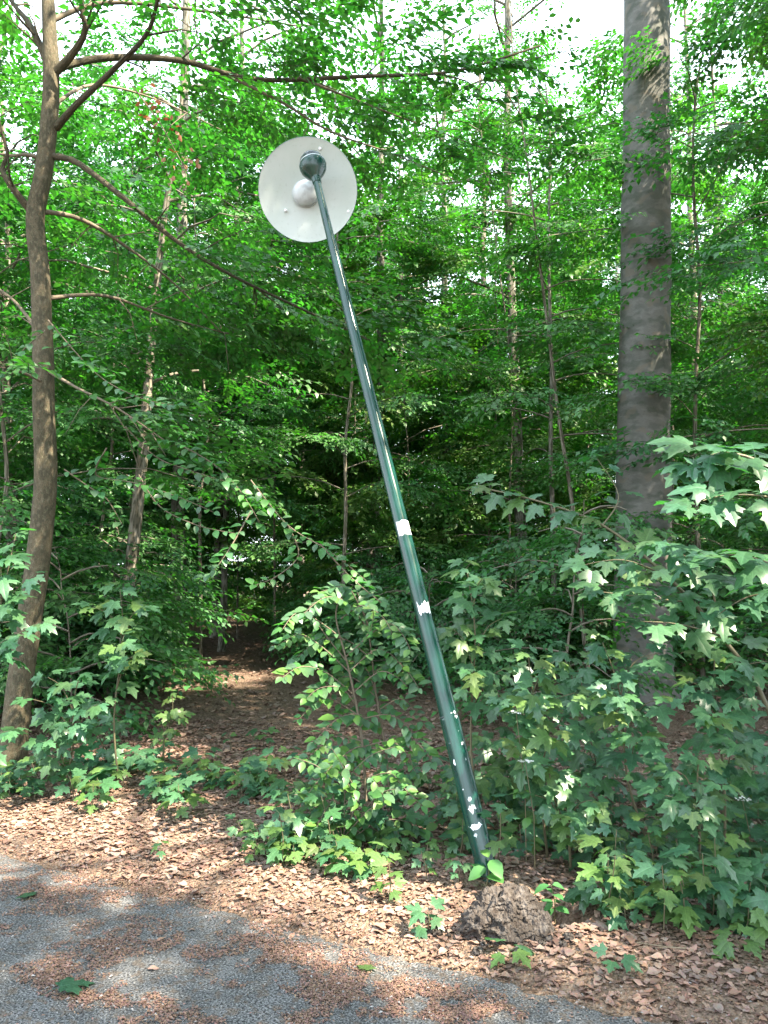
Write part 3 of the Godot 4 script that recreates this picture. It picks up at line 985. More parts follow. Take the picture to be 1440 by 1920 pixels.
func street_lamp() -> void:
	var foot := floor_at(915, 1640)
	var neck := P(594, 341, -foot.z + 1.15)
	var axis := (neck - foot).normalized()
	var len_ := foot.distance_to(neck)
	var root := thing("street_lamp", "leaning dark green street lamp with a white disc shade", "street lamp", foot)
	var side := axis.cross(Vector3.BACK).normalized()
	var fr := Transform3D(Basis(side, axis, side.cross(axis)), Vector3.ZERO)
	var at_row := func(py: float) -> float:
		var lo := 0.0
		var hi := len_
		for i in 30:
			var m := (lo + hi) * 0.5
			if pix(foot + axis * m).y > py: lo = m
			else: hi = m
		return lo
	var step: float = at_row.call(1345)
	var shoulder: float = at_row.call(455)
	var b := MB.new()
	b.lathe([Vector2(-0.35, 0.0535), Vector2(0.0, 0.0535), Vector2(step - 0.012, 0.0525), Vector2(step - 0.004, 0.0515), Vector2(step, 0.049)], fr, 40)
	part("service_sleeve", b.done(), M.green_paint, root)
	var rad := func(t: float) -> float: return lerpf(0.0485, 0.0305, (t - step) / (shoulder - step))
	b = MB.new()
	b.lathe([Vector2(step - 0.05, 0.0484), Vector2(step + 0.4, rad.call(step + 0.4)), Vector2(step + 1.2, rad.call(step + 1.2)), Vector2(shoulder - 0.02, rad.call(shoulder - 0.02)), Vector2(shoulder + 0.03, 0.0275), Vector2(len_ - 0.01, 0.0265), Vector2(len_ + 0.03, 0.0265)], fr, 40)
	part("pole", b.done(), M.green_paint, root)
	b = MB.new()
	b.lathe([Vector2(step + 0.002, 0.0492), Vector2(step + 0.002, 0.0502), Vector2(step + 0.010, 0.0502), Vector2(step + 0.010, 0.0480)], fr, 40)
	part("seam_ring", b.done(), M.seam, root)
	# a service door let into the sleeve
	sheet_round(root, fr, "service_door", M.green_paint, 0.42, 0.80, PI * 0.5 - 0.55, PI * 0.5 + 0.55, func(t): return 0.0548, 0.0, 77)
	# the cup and the dark glass dome on top of the pole
	b = MB.new()
	b.lathe([Vector2(len_ - 0.012, 0.0265), Vector2(len_ - 0.010, 0.031), Vector2(len_ + 0.018, 0.032), Vector2(len_ + 0.034, 0.038), Vector2(len_ + 0.075, 0.071), Vector2(len_ + 0.105, 0.088), Vector2(len_ + 0.135, 0.0945), Vector2(len_ + 0.150, 0.0945), Vector2(len_ + 0.156, 0.091), Vector2(len_ + 0.156, 0.080)], fr, 48)
	part("lamp_cup", b.done(), M.green_paint, root)
	b = MB.new()
	b.lathe([Vector2(len_ + 0.150, 0.0885), Vector2(len_ + 0.175, 0.0875), Vector2(len_ + 0.200, 0.080), Vector2(len_ + 0.222, 0.064), Vector2(len_ + 0.238, 0.040), Vector2(len_ + 0.245, 0.0)], fr, 48)
	part("glass_dome", b.done(), M.dark_glass, root)
	b = MB.new()
	b.lathe([Vector2(len_ + 0.1562, 0.093), Vector2(len_ + 0.160, 0.0925), Vector2(len_ + 0.166, 0.0895), Vector2(len_ + 0.166, 0.087)], fr, 48)
	part("gasket", b.done(), M.bare_primer, root)
	# the shade, knocked back so that its white inside faces the road
	var c := P(577, 357, -neck.z + 0.30)
	var to_eye := (EYE - c).normalized()
	var face := (to_eye + Vector3(-0.12, 0.14, 0)).normalized()
	var sx := Vector3.UP.cross(face).normalized()
	var sf := Transform3D(Basis(sx, face, sx.cross(face)), c - foot)
	var R := 94.0 / F * (-c.z) * 1.02
	var shade := MB.new()
	shade.lathe([Vector2(-0.050, 0.07), Vector2(-0.044, 0.13), Vector2(-0.026, R * 0.62), Vector2(-0.008, R * 0.88), Vector2(0.0, R * 0.985), Vector2(0.004, R)], sf, 72)
	var sh := part("shade", shade.done(), M.shade_enamel, root)
	var back := MB.new()
	back.lathe([Vector2(0.004, R), Vector2(0.0, R + 0.004), Vector2(-0.010, R + 0.003), Vector2(-0.022, R * 0.9), Vector2(-0.042, R * 0.62), Vector2(-0.066, 0.13), Vector2(-0.095, 0.09), Vector2(-0.14, 0.085), Vector2(-0.15, 0.0)], sf, 72)
	part("shade_back", back.done(), M.shade_back, sh)
	var bc := P(571, 361, -c.z)
	var bf := Transform3D(sf.basis, bc - foot)
	b = MB.new()
	b.lathe([Vector2(-0.080, 0.097), Vector2(-0.042, 0.097), Vector2(-0.037, 0.094), Vector2(-0.040, 0.088)], bf, 40)
	part("socket_ring", b.done(), M.bare_primer, sh)
	b = MB.new()
	b.lathe([Vector2(-0.070, 0.090), Vector2(-0.020, 0.089), Vector2(0.005, 0.082), Vector2(0.022, 0.062), Vector2(0.030, 0.035), Vector2(0.033, 0.0)], bf, 40)
	part("bulb_housing", b.done(), M.boss_metal, sh)
	b = MB.new()
	var cup_back := fr * Vector3(0, len_ + 0.14, 0)
	b.tube([cup_back + Vector3(0, 0.03, -0.07), cup_back + Vector3(0, 0.05, -0.30), (c - foot) - face * 0.20, (c - foot) - face * 0.13], [0.012, 0.012, 0.012, 0.012], 8)
	part("bracket", b.done(), M.green_paint, root)
	for q in [[535, 394], [653, 396], [600, 278]]:
		var bp := P(q[0], q[1], -c.z)
		var ray := (bp - EYE).normalized()
		bp = EYE + ray * ((c - EYE).dot(face) / ray.dot(face)) - face * 0.012
		b = MB.new()
		b.lathe([Vector2(-0.02, 0.011), Vector2(0.004, 0.011), Vector2(0.009, 0.008), Vector2(0.010, 0.0)], Transform3D(sf.basis, bp - foot), 12)
		part("bolt", b.done(), M.sticker_paper, sh)
	# torn stickers and scuffs
	var eye_side := PI * 0.5
	var at_r := func(t: float) -> float: return (rad.call(t) if t > step else 0.0532) + 0.0012
	sheet_round(root, fr, "torn_sticker", M.sticker_paper, at_row.call(1008), at_row.call(979), eye_side - 1.25, eye_side + 0.75, at_r, 0.10, 3)
	sheet_round(root, fr, "torn_sticker", M.sticker_paper, at_row.call(1158), at_row.call(1128), eye_side - 1.0, eye_side + 0.55, at_r, 0.28, 4)
	for s in [[1342, 1338, -1.0, -0.15, 5], [1349, 1345, -1.0, -0.1, 15], [1400, 1390, -0.9, 0.75, 6], [1431, 1423, -0.7, 0.1, 7], [1436, 1422, 0.0, 0.85, 9], [1524, 1510, -0.6, 0.5, 8], [1552, 1544, -0.7, 0.85, 12], [1478, 1472, 0.1, 0.6, 11], [1500, 1496, -0.2, 0.3, 10], [1375, 1372, -0.6, -0.2, 13], [1566, 1562, 0.1, 0.5, 14]]:
		sheet_round(root, fr, "paint_scrape", M.bare_primer if s[4] % 3 else M.sticker_paper, at_row.call(float(s[0]) + 3.0), at_row.call(float(s[1]) - 3.0), eye_side + s[2], eye_side + s[3], at_r, 0.41, s[4])

func sheet_round(root: Node3D, fr: Transform3D, called: String, m: Material, t0: float, t1: float, a0: float, a1: float, radius: Callable, ragged: float, seed_: int) -> void:
	# a thin sheet laid round the pole between two heights and two angles
	var b := MB.new()
	var n := 18
	for i in n + 1:
		var u := float(i) / n
		var a := lerpf(a0, a1, u)
		var e0 := ragged * (t1 - t0) * absf(fine.get_noise_2d(u * 24.0 + seed_ * 31.0, 3.0)) * 2.2
		var e1 := ragged * (t1 - t0) * absf(fine.get_noise_2d(u * 30.0 + seed_ * 57.0, 40.0)) * 2.2
		if ragged > 0.4:
			var k := minf(u, 1.0 - u)
			e0 += (t1 - t0) * 0.5 * (1.0 - smoothstep(0.0, 0.3, k)) * 0.9
			e1 += (t1 - t0) * 0.5 * (1.0 - smoothstep(0.0, 0.3, k)) * 0.9
		var lo := t0 + e0
		var hi := maxf(t1 - e1, lo + 0.0005)
		for j in 4:
			var t := lerpf(lo, hi, (j if j < 2 else j - 1) / 2.0 if j < 3 else 1.0)
			var o := Vector3(cos(a), 0, sin(a))
			b.vert(fr * (o * float(radius.call(t)) + Vector3.UP * t), fr.basis * o, Vector2(u, j / 3.0))
	for i in n:
		for j in 3:
			var q := i * 4 + j
			b.quad(q, q + 4, q + 5, q + 1)
	part(called, b.done(), m, root)

func dirt_clump() -> void:
	var at := floor_at(947, 1745)
	var root := thing("soil_clump", "torn up clump of grey brown soil at the foot of the leaning lamp", "soil clump", at)
	var lump := func(off: Vector3, size: Vector3, seed_: int, n: int) -> void:
		var b := MB.new()
		var nz := FastNoiseLite.new()
		nz.seed = seed_
		nz.frequency = 1.5
		nz.fractal_type = FastNoiseLite.FRACTAL_RIDGED
		nz.fractal_octaves = 4
		var pos := []
		for j in n + 1:
			for i in 2 * n + 1:
				var th := PI * j / n
				var ph := TAU * (i % (2 * n)) / (2 * n)
				var o := Vector3(sin(th) * cos(ph), cos(th), sin(th) * sin(ph))
				var r := 0.80 + 0.45 * nz.get_noise_3dv(o * 0.75) + 0.10 * nz.get_noise_3dv(o * 2.6 + Vector3.ONE * 7.0)
				pos.append((off * Vector3(1, 0.9, 1) + o * size * r) * 0.82)
		for j in n + 1:
			for i in 2 * n + 1:
				var a: Vector3 = pos[j * (2 * n + 1) + (i + 1) % (2 * n)] - pos[j * (2 * n + 1) + (i + 2 * n - 1) % (2 * n)]
				var d: Vector3 = pos[mini(j + 1, n) * (2 * n + 1) + i] - pos[maxi(j - 1, 0) * (2 * n + 1) + i]
				var nn := d.cross(a)
				if nn.length() < 1e-9: nn = (pos[j * (2 * n + 1) + i] - off)
				if nn.dot(pos[j * (2 * n + 1) + i] - off) < 0.0: nn = -nn
				b.vert(pos[j * (2 * n + 1) + i], nn.normalized(), Vector2(i, j))
		for j in n:
			for i in 2 * n:
				var q := j * (2 * n + 1) + i
				b.quad(q, q + 1, q + 2 * n + 2, q + 2 * n + 1)
		part("clod", b.done(), M.clod_soil, root)
	lump.call(Vector3(0.01, 0.05, -0.03), Vector3(0.19, 0.16, 0.13), 3, 34)
	lump.call(Vector3(-0.12, 0.03, 0.01), Vector3(0.12, 0.10, 0.10), 8, 24)
	lump.call(Vector3(-0.05, 0.11, -0.04), Vector3(0.11, 0.09, 0.09), 15, 24)
	lump.call(Vector3(0.09, 0.12, -0.01), Vector3(0.10, 0.08, 0.08), 17, 24)
	lump.call(Vector3(0.02, 0.02, 0.09), Vector3(0.12, 0.07, 0.07), 19, 24)
	lump.call(Vector3(0.15, 0.02, 0.03), Vector3(0.10, 0.11, 0.09), 12, 24)
	for k in 26:
		var a := rf(0, TAU)
		var s := rf(0.012, 0.04)
		var q := Vector3(cos(a) * rf(0.2, 0.42), 0, sin(a) * rf(0.12, 0.26))
		q.y = maxf(0.0, height(at.x + q.x, at.z + q.z)) - at.y + s * 0.4
		lump.call(q, Vector3(s, s * 0.75, s), 20 + k, 6)

func shrubs() -> void:
	var mats := [M.maple_leaf, M.maple_leaf_blue, M.maple_leaf]
	var bright := [M.maple_leaf, M.maple_leaf_young, M.maple_leaf]
	# right: maple thicket
	maple("maple_shrub", "maple shrub with pale leaves directly right of the lamp pole", 905, 4.75, [[875, 1065, 4.7], [905, 1085, 4.6], [850, 1180, 4.6], [940, 1160, 4.7], [885, 1260, 4.5], [955, 1250, 4.6]], 0.115, 0.10, bright)
	maple("maple_shrub", "bright leafed maple shrub at the front left of the right thicket", 1020, 4.55, [[990, 1225, 4.4], [940, 1310, 4.3], [1040, 1240, 4.4], [1000, 1300, 4.2], [1075, 1300, 4.3], [960, 1390, 4.2], [1050, 1370, 4.15]], 0.115, 0.095, bright)
	maple("maple_shrub", "tall maple shrub with a bare slanting stem in the right thicket", 1215, 4.6, [[1130, 1205, 4.4], [1185, 1235, 4.5], [1235, 1225, 4.4], [1150, 1300, 4.2], [1250, 1310, 4.2], [1205, 1380, 4.1]], 0.12, 0.10, bright + mats)
	maple("maple_shrub", "dark maple shrub low in the right thicket above bare litter", 1120, 5.0, [[1090, 1270, 5.0], [1130, 1330, 4.9], [1080, 1390, 4.8], [1180, 1400, 4.8], [1120, 1440, 4.7]], 0.11, 0.10, mats)
	maple("maple_shrub", "dense maple shrub near the right edge below the arching branch", 1340, 4.5, [[1340, 1200, 4.4], [1380, 1240, 4.3], [1300, 1280, 4.3], [1400, 1300, 4.2], [1330, 1340, 4.1], [1440, 1240, 4.3], [1390, 1390, 4.1]], 0.12, 0.10, bright + mats)
	maple("maple_shrub", "shadowed maple shrub at the lower right edge of the picture", 1420, 4.9, [[1400, 1380, 4.8], [1450, 1330, 4.7], [1370, 1440, 4.7], [1440, 1460, 4.6], [1330, 1500, 4.7]], 0.115, 0.10, mats)
	maple("maple_shrub", "maple shrub just behind the foot of the lamp pole", 960, 5.3, [[930, 1290, 5.2], [985, 1330, 5.1], [900, 1380, 5.0], [1010, 1420, 4.9], [950, 1450, 4.8], [880, 1460, 4.8]], 0.105, 0.09, bright)
	maple("maple_shrub", "second row maple shrub behind the bright one in the right thicket", 1090, 5.8, [[1060, 1210, 5.8], [1110, 1240, 5.7], [1030, 1270, 5.7], [1150, 1290, 5.6], [1080, 1330, 5.5], [1140, 1370, 5.4]], 0.12, 0.10, bright + mats)
	maple("maple_shrub", "low maple shrub in front of the right thicket above the litter", 1290, 4.2, [[1260, 1440, 4.1], [1310, 1420, 4.1], [1350, 1470, 4.0], [1230, 1490, 4.0], [1300, 1510, 3.95]], 0.11, 0.09, mats + bright)
	maple("maple_shrub", "low maple shrub between pole and thicket, beside the hole", 1060, 4.4, [[1030, 1440, 4.3], [1080, 1460, 4.3], [1000, 1490, 4.25], [1110, 1500, 4.2], [1060, 1530, 4.15]], 0.105, 0.09, bright)
	# the arching branch and the near spray at the right edge
	var foot := rooted(1500, 4.3)
	var r := thing("maple_shrub", "maple with a long arching branch reaching left across the beech trunk", "shrub", foot)
	leafy_stem(r, [foot - Vector3(0, 0.04, 0), P(1440, 1330, 4.4), P(1350, 1190, 4.5), P(1250, 1080, 4.6), P(1130, 985, 4.7), P(1010, 940, 4.8), P(905, 915, 4.9)], 0.014, "maple", 0.105, 0.125, 0.28, bright, "branch")
	leafy_stem(r, [P(1250, 1080, 4.6), P(1170, 1050, 4.4), P(1090, 1060, 4.3)], 0.006, "maple", 0.09, 0.125, 0.2, bright)
	leafy_stem(r, [P(1300, 1130, 4.55), P(1210, 1120, 4.3), P(1130, 1110, 4.2)], 0.006, "maple", 0.09, 0.13, 0.2, mats)
	leafy_stem(r, [P(1350, 1190, 4.5), P(1330, 1090, 4.4), P(1280, 1040, 4.3), P(1230, 1020, 4.2)], 0.007, "maple", 0.09, 0.13, 0.2, mats)
	leafy_stem(r, [P(1130, 985, 4.7), P(1160, 930, 4.8), P(1120, 860, 4.9)], 0.005, "maple", 0.10, 0.11, 0.3, mats)
	leafy_stem(r, [P(1350, 1190, 4.5), P(1270, 1170, 4.3), P(1200, 1165, 4.2)], 0.006, "maple", 0.10, 0.13, 0.4, mats)
	foot = rooted(1560, 3.7)
	r = thing("maple_shrub", "nearest maple with large bluish leaves entering at the right edge", "shrub", foot)
	leafy_stem(r, [foot - Vector3(0, 0.04, 0), P(1560, 1200, 3.7), P(1510, 950, 3.7), P(1430, 870, 3.7), P(1350, 850, 3.7), P(1290, 880, 3.7)], 0.014, "maple", 0.10, 0.15, 0.55, [M.maple_leaf_blue, M.maple_leaf])
	leafy_stem(r, [P(1510, 950, 3.7), P(1430, 930, 3.6), P(1350, 930, 3.55), P(1290, 950, 3.5)], 0.006, "maple", 0.10, 0.15, 0.2, [M.maple_leaf_blue, M.maple_leaf])
	leafy_stem(r, [P(1540, 1120, 3.7), P(1450, 1060, 3.6), P(1370, 1040, 3.6), P(1310, 1060, 3.6)], 0.007, "maple", 0.10, 0.14, 0.2, mats)
	leafy_stem(r, [P(1540, 1130, 3.7), P(1470, 1110, 3.6), P(1400, 1120, 3.6), P(1350, 1150, 3.6)], 0.007, "maple", 0.10, 0.14, 0.2, mats)
	# centre: an ovate leafed sapling with drooping branches
	foot = rooted(690, 4.9)
	r = thing("beech_sapling", "bushy sapling with small pale oval leaves left of the lamp pole", "sapling", foot)
	var om := [M.ovate_leaf, M.ovate_leaf, M.beech_leaf_fresh, M.beech_leaf]
	leafy_stem(r, [foot - Vector3(0, 0.04, 0), P(680, 1400, 4.9), P(655, 1260, 4.9), P(630, 1160, 4.9), P(640, 1120, 4.9)], 0.011, "ovate", 0.05, 0.075, 0.3, om, "stem")
	for q in [[[655, 1260], [600, 1210], [560, 1190], [515, 1215]], [[645, 1200], [590, 1160], [555, 1150], [530, 1180]], [[640, 1160], [680, 1135], [720, 1160], [740, 1200]], [[655, 1260], [700, 1220], [730, 1225], [755, 1250]], [[660, 1300], [610, 1260], [565, 1250], [530, 1270]], [[662, 1300], [710, 1260], [745, 1270], [765, 1290]],
			[[670, 1340], [620, 1310], [590, 1320], [560, 1350]], [[650, 1240], [610, 1190], [580, 1140], [610, 1125]], [[672, 1350], [720, 1340], [750, 1350], [775, 1375]], [[680, 1390], [630, 1380], [600, 1400], [570, 1430]], [[682, 1400], [730, 1390], [760, 1410], [780, 1450]], [[684, 1430], [640, 1430], [600, 1460], [570, 1500]],
			[[686, 1460], [640, 1480], [610, 1520], [590, 1560]], [[686, 1460], [730, 1450], [760, 1480], [790, 1510]], [[650, 1230], [690, 1190], [700, 1150], [690, 1130]], [[665, 1320], [640, 1290], [600, 1290], [575, 1310]]]:
		var pts := []
		var dz := rf(-0.45, 0.05)
		for k in 4: pts.append(P(q[k][0], q[k][1], 4.9 + dz * k / 3.0))
		leafy_stem(r, pts, 0.005, "ovate", 0.019, rf(0.055, 0.075), 0.08, om)
	foot = rooted(735, 5.0)
	r = thing("beech_sapling", "pale leafed sapling close behind the left side of the lamp pole", "sapling", foot)
	leafy_stem(r, [foot - Vector3(0, 0.04, 0), P(725, 1420, 5.0), P(705, 1300, 5.0), P(690, 1180, 5.0), P(670, 1110, 5.0)], 0.009, "ovate", 0.03, 0.08, 0.4, om, "stem")
	for q in [[[690, 1180], [650, 1130], [610, 1120], [570, 1150]], [[692, 1190], [730, 1170], [755, 1190], [770, 1220]], [[700, 1240], [650, 1200], [600, 1200], [555, 1235]], [[702, 1260], [740, 1240], [765, 1260], [785, 1290]], [[708, 1310], [660, 1270], [620, 1280], [580, 1310]], [[712, 1330], [750, 1310], [775, 1330], [795, 1360]], [[718, 1370], [670, 1340], [630, 1350], [590, 1390]], [[720, 1390], [760, 1380], [790, 1400], [810, 1430]], [[725, 1430], [680, 1400], [640, 1420], [610, 1450]], [[690, 1170], [660, 1110], [640, 1100], [600, 1110]], [[710, 1320], [690, 1260], [660, 1240], [630, 1250]]]:
		var pts := []
		var dz := rf(-0.4, -0.05)
		for k in 4: pts.append(P(q[k][0], q[k][1], 5.0 + dz * k / 3.0))
		leafy_stem(r, pts, 0.005, "ovate", 0.019, rf(0.07, 0.09), 0.05, [M.ovate_leaf, M.ovate_leaf, M.beech_leaf_fresh])
	foot = rooted(640, 4.75)
	r = thing("beech_sapling", "low leafy sapling in front of the bushy one, touching the sunny litter", "sapling", foot)
	for q in [[[640, 1560], [620, 1480], [600, 1440], [550, 1420]], [[645, 1560], [650, 1470], [690, 1420], [740, 1400]], [[640, 1570], [600, 1510], [560, 1490], [520, 1500]], [[650, 1570], [700, 1500], [740, 1480], [790, 1500]], [[640, 1580], [590, 1540], [550, 1540], [510, 1560]], [[650, 1580], [710, 1540], [760, 1540], [800, 1560]], [[640, 1580], [630, 1530], [660, 1490], [640, 1450]], [[640, 1585], [600, 1560], [580, 1560], [550, 1590]], [[650, 1585], [680, 1550], [710, 1560], [740, 1590]], [[645, 1560], [670, 1500], [650, 1450], [620, 1400]], [[645, 1570], [690, 1520], [720, 1500], [700, 1460]]]:
		var pts := [foot]
		var dz := rf(-0.35, 0.1)
		for k in 4: pts.append(P(q[k][0], q[k][1], 4.75 + dz * k / 3.0))
		leafy_stem(r, pts, 0.005, "ovate", 0.024, rf(0.06, 0.08), 0.15, om)
	# left: maples round the crooked tree
	maple("maple_shrub", "maple sapling with a pale top standing right of the crooked tree", 235, 6.0, [[225, 1105, 5.9], [180, 1140, 5.8], [265, 1140, 5.8], [230, 1200, 5.7], [250, 1230, 5.6]], 0.13, 0.13, bright)
	maple("maple_shrub", "dark maple shrub in front of the crooked tree's foot", 130, 6.0, [[90, 1270, 5.7], [150, 1265, 5.6], [55, 1310, 5.6], [120, 1350, 5.5], [185, 1320, 5.6], [80, 1390, 5.4]], 0.135, 0.16, mats)
	maple("maple_shrub", "maple branches with mixed light leaves entering at the left edge", -60, 5.6, [[30, 1000, 5.4], [60, 1080, 5.3], [20, 1130, 5.2], [70, 1170, 5.2], [10, 1200, 5.1], [0, 1050, 5.3], [20, 1370, 5.1]], 0.13, 0.16, mats)
	maple("maple_shrub", "small yellowish green maple sapling beside the forest clearing", 318, 6.6, [[322, 1300, 6.5], [300, 1340, 6.5], [340, 1345, 6.4]], 0.085, 0.09, [M.maple_leaf_young])
	maple("maple_shrub", "low shaded maple shrub between crooked tree and clearing", 210, 6.6, [[170, 1330, 6.5], [230, 1350, 6.4], [200, 1400, 6.3], [270, 1420, 6.3]], 0.12, 0.12, mats)

func seedlings() -> void:
	var g := [M.maple_leaf, M.maple_leaf_young, M.maple_leaf_blue]
	var young := [M.maple_leaf_young, M.maple_leaf]
	# seedlings one can point at
	seedling(floor_at(228, 1475), 0.13, 1, 0.24, [M.maple_leaf_blue], "seedling with a single large bluish leaf on the left verge", "", "maple_seedling")
	seedling(floor_at(170, 1520), 0.18, 7, 0.11, young, "light green maple seedling on the left verge near the crooked tree", "")
	seedling(floor_at(330, 1530), 0.20, 8, 0.12, young, "yellowish maple seedling at the back of the sunny litter patch", "")
	seedling(floor_at(300, 1610), 0.07, 4, 0.05, young, "tiny bright seedling in the middle of the sunny litter patch", "")
	seedling(floor_at(908, 1655), 0.14, 7, 0.11, [M.beech_leaf, M.beech_leaf_fresh], "leafy seedling hiding the foot of the lamp pole", "", "oval_seedling", "ovate")
	seedling(floor_at(728, 1690), 0.17, 8, 0.085, young, "maple seedling on the litter left of the soil clump", "")
	seedling(floor_at(800, 1745), 0.08, 6, 0.08, [M.maple_leaf], "low green seedling just left of the soil clump", "")
	seedling(floor_at(950, 1800), 0.05, 4, 0.09, young, "small yellowish seedling at the road's edge below the soil clump", "")
	seedling(floor_at(1040, 1720), 0.16, 9, 0.075, [M.beech_leaf_dark], "small dark plant beside the hole right of the soil clump", "", "oval_seedling", "ovate")
	seedling(floor_at(1385, 1790), 0.07, 6, 0.09, [M.maple_leaf_young], "bright small plant on the litter at the lower right edge", "")
	seedling(floor_at(1150, 1820), 0.06, 3, 0.07, g, "tiny seedling on the litter between road and right undergrowth", "")
	# low plants nobody can tell apart
	for k in 170:
		var px := rf(900, 1480)
		var py := rf(1450, 1735)
		if rng.randf() < 0.25:
			px = rf(520, 900); py = rf(1440, 1620)
		if px > 860 and px < 1060 and py > 1600: continue
		if py > 1640 and px < 1120: continue
		seedling(floor_at(px, py + 25), rf(0.10, 0.34), 6 + rng.randi() % 6, rf(0.07, 0.12), g, "low green maple seedling in the undergrowth behind the right verge" if px > 900 else "low green seedling under the bushy sapling by the pole", "undergrowth seedlings on the right" if px > 900 else "undergrowth seedlings left of the pole")
	for k in 70:
		seedling(floor_at(rf(-40, 620), 1395 + 110 * sqrt(rng.randf())), rf(0.06, 0.18), 4 + rng.randi() % 4, rf(0.06, 0.11), g, "small maple seedling along the shady back of the left verge", "seedlings along the left verge")
	for k in 22:
		var q := Vector2(rf(420, 880), 0)
		q.y = 1560 + (q.x - 420) * 0.13 + rf(-30, 45)
		seedling(floor_at(q.x, q.y), rf(0.05, 0.15), 4 + rng.randi() % 4, rf(0.05, 0.09), young, "bright small seedling on the litter at the front of the bushy sapling", "bright seedlings on the litter")
	# white umbels
	for q in [[1392, 1500, 4.4, "small white flower head above the undergrowth at the right edge"], [968, 1338, 4.25, "white flower head among leaves right of the pole"], [985, 1430, 4.2, "lower white flower head among leaves right of the pole"], [1408, 1632, 4.1, "low white flower head near the lower right edge"]]:
		var tip := P(q[0], q[1], q[2])
		var ft := Vector3(tip.x + 0.05, 0, tip.z - 0.05)
		ft.y = height(ft.x, ft.z)
		var root := thing("white_flower", q[3], "flower", ft)
		var b := MB.new()
		b.tube([Vector3(0, -0.03, 0), (tip - ft) * 0.5 + Vector3(0.02, 0, 0), tip - ft], [0.003, 0.0025, 0.002], 5)
		part("stem", b.done(), M.green_stem, root)
		b = MB.new()
		for k in 40:
			var a := rf(0, TAU)
			var rr := sqrt(rng.randf()) * 0.042
			var c := tip - ft + Vector3(cos(a) * rr, 0.012 - rr * 0.15 + rf(-0.003, 0.003), sin(a) * rr)
			var nn := (Vector3.UP + rvec() * 0.5).normalized()
			var e := nn.cross(Vector3.RIGHT).normalized()
			var h2 := nn.cross(e)
			var ids := PackedInt32Array()
			var ci := b.vert(c, nn)
			for j in 5:
				var an := TAU * j / 5.0
				ids.append(b.vert(c + (e * cos(an) + h2 * sin(an)) * 0.006 + nn * 0.001, nn))
			for j in 5: b.tri(ci, ids[j], ids[(j + 1) % 5])
		part("blossom", b.done(), M.petal, root)
		for k in 3:
			part("leaf", ovate_meshes[k], M.beech_leaf_fresh, root, leaf_frame((tip - ft) * (0.3 + 0.2 * k), Vector3(cos(k * 2.2), -0.2, sin(k * 2.2)), 0.07, Vector3(0, 1, 0.3).normalized()))

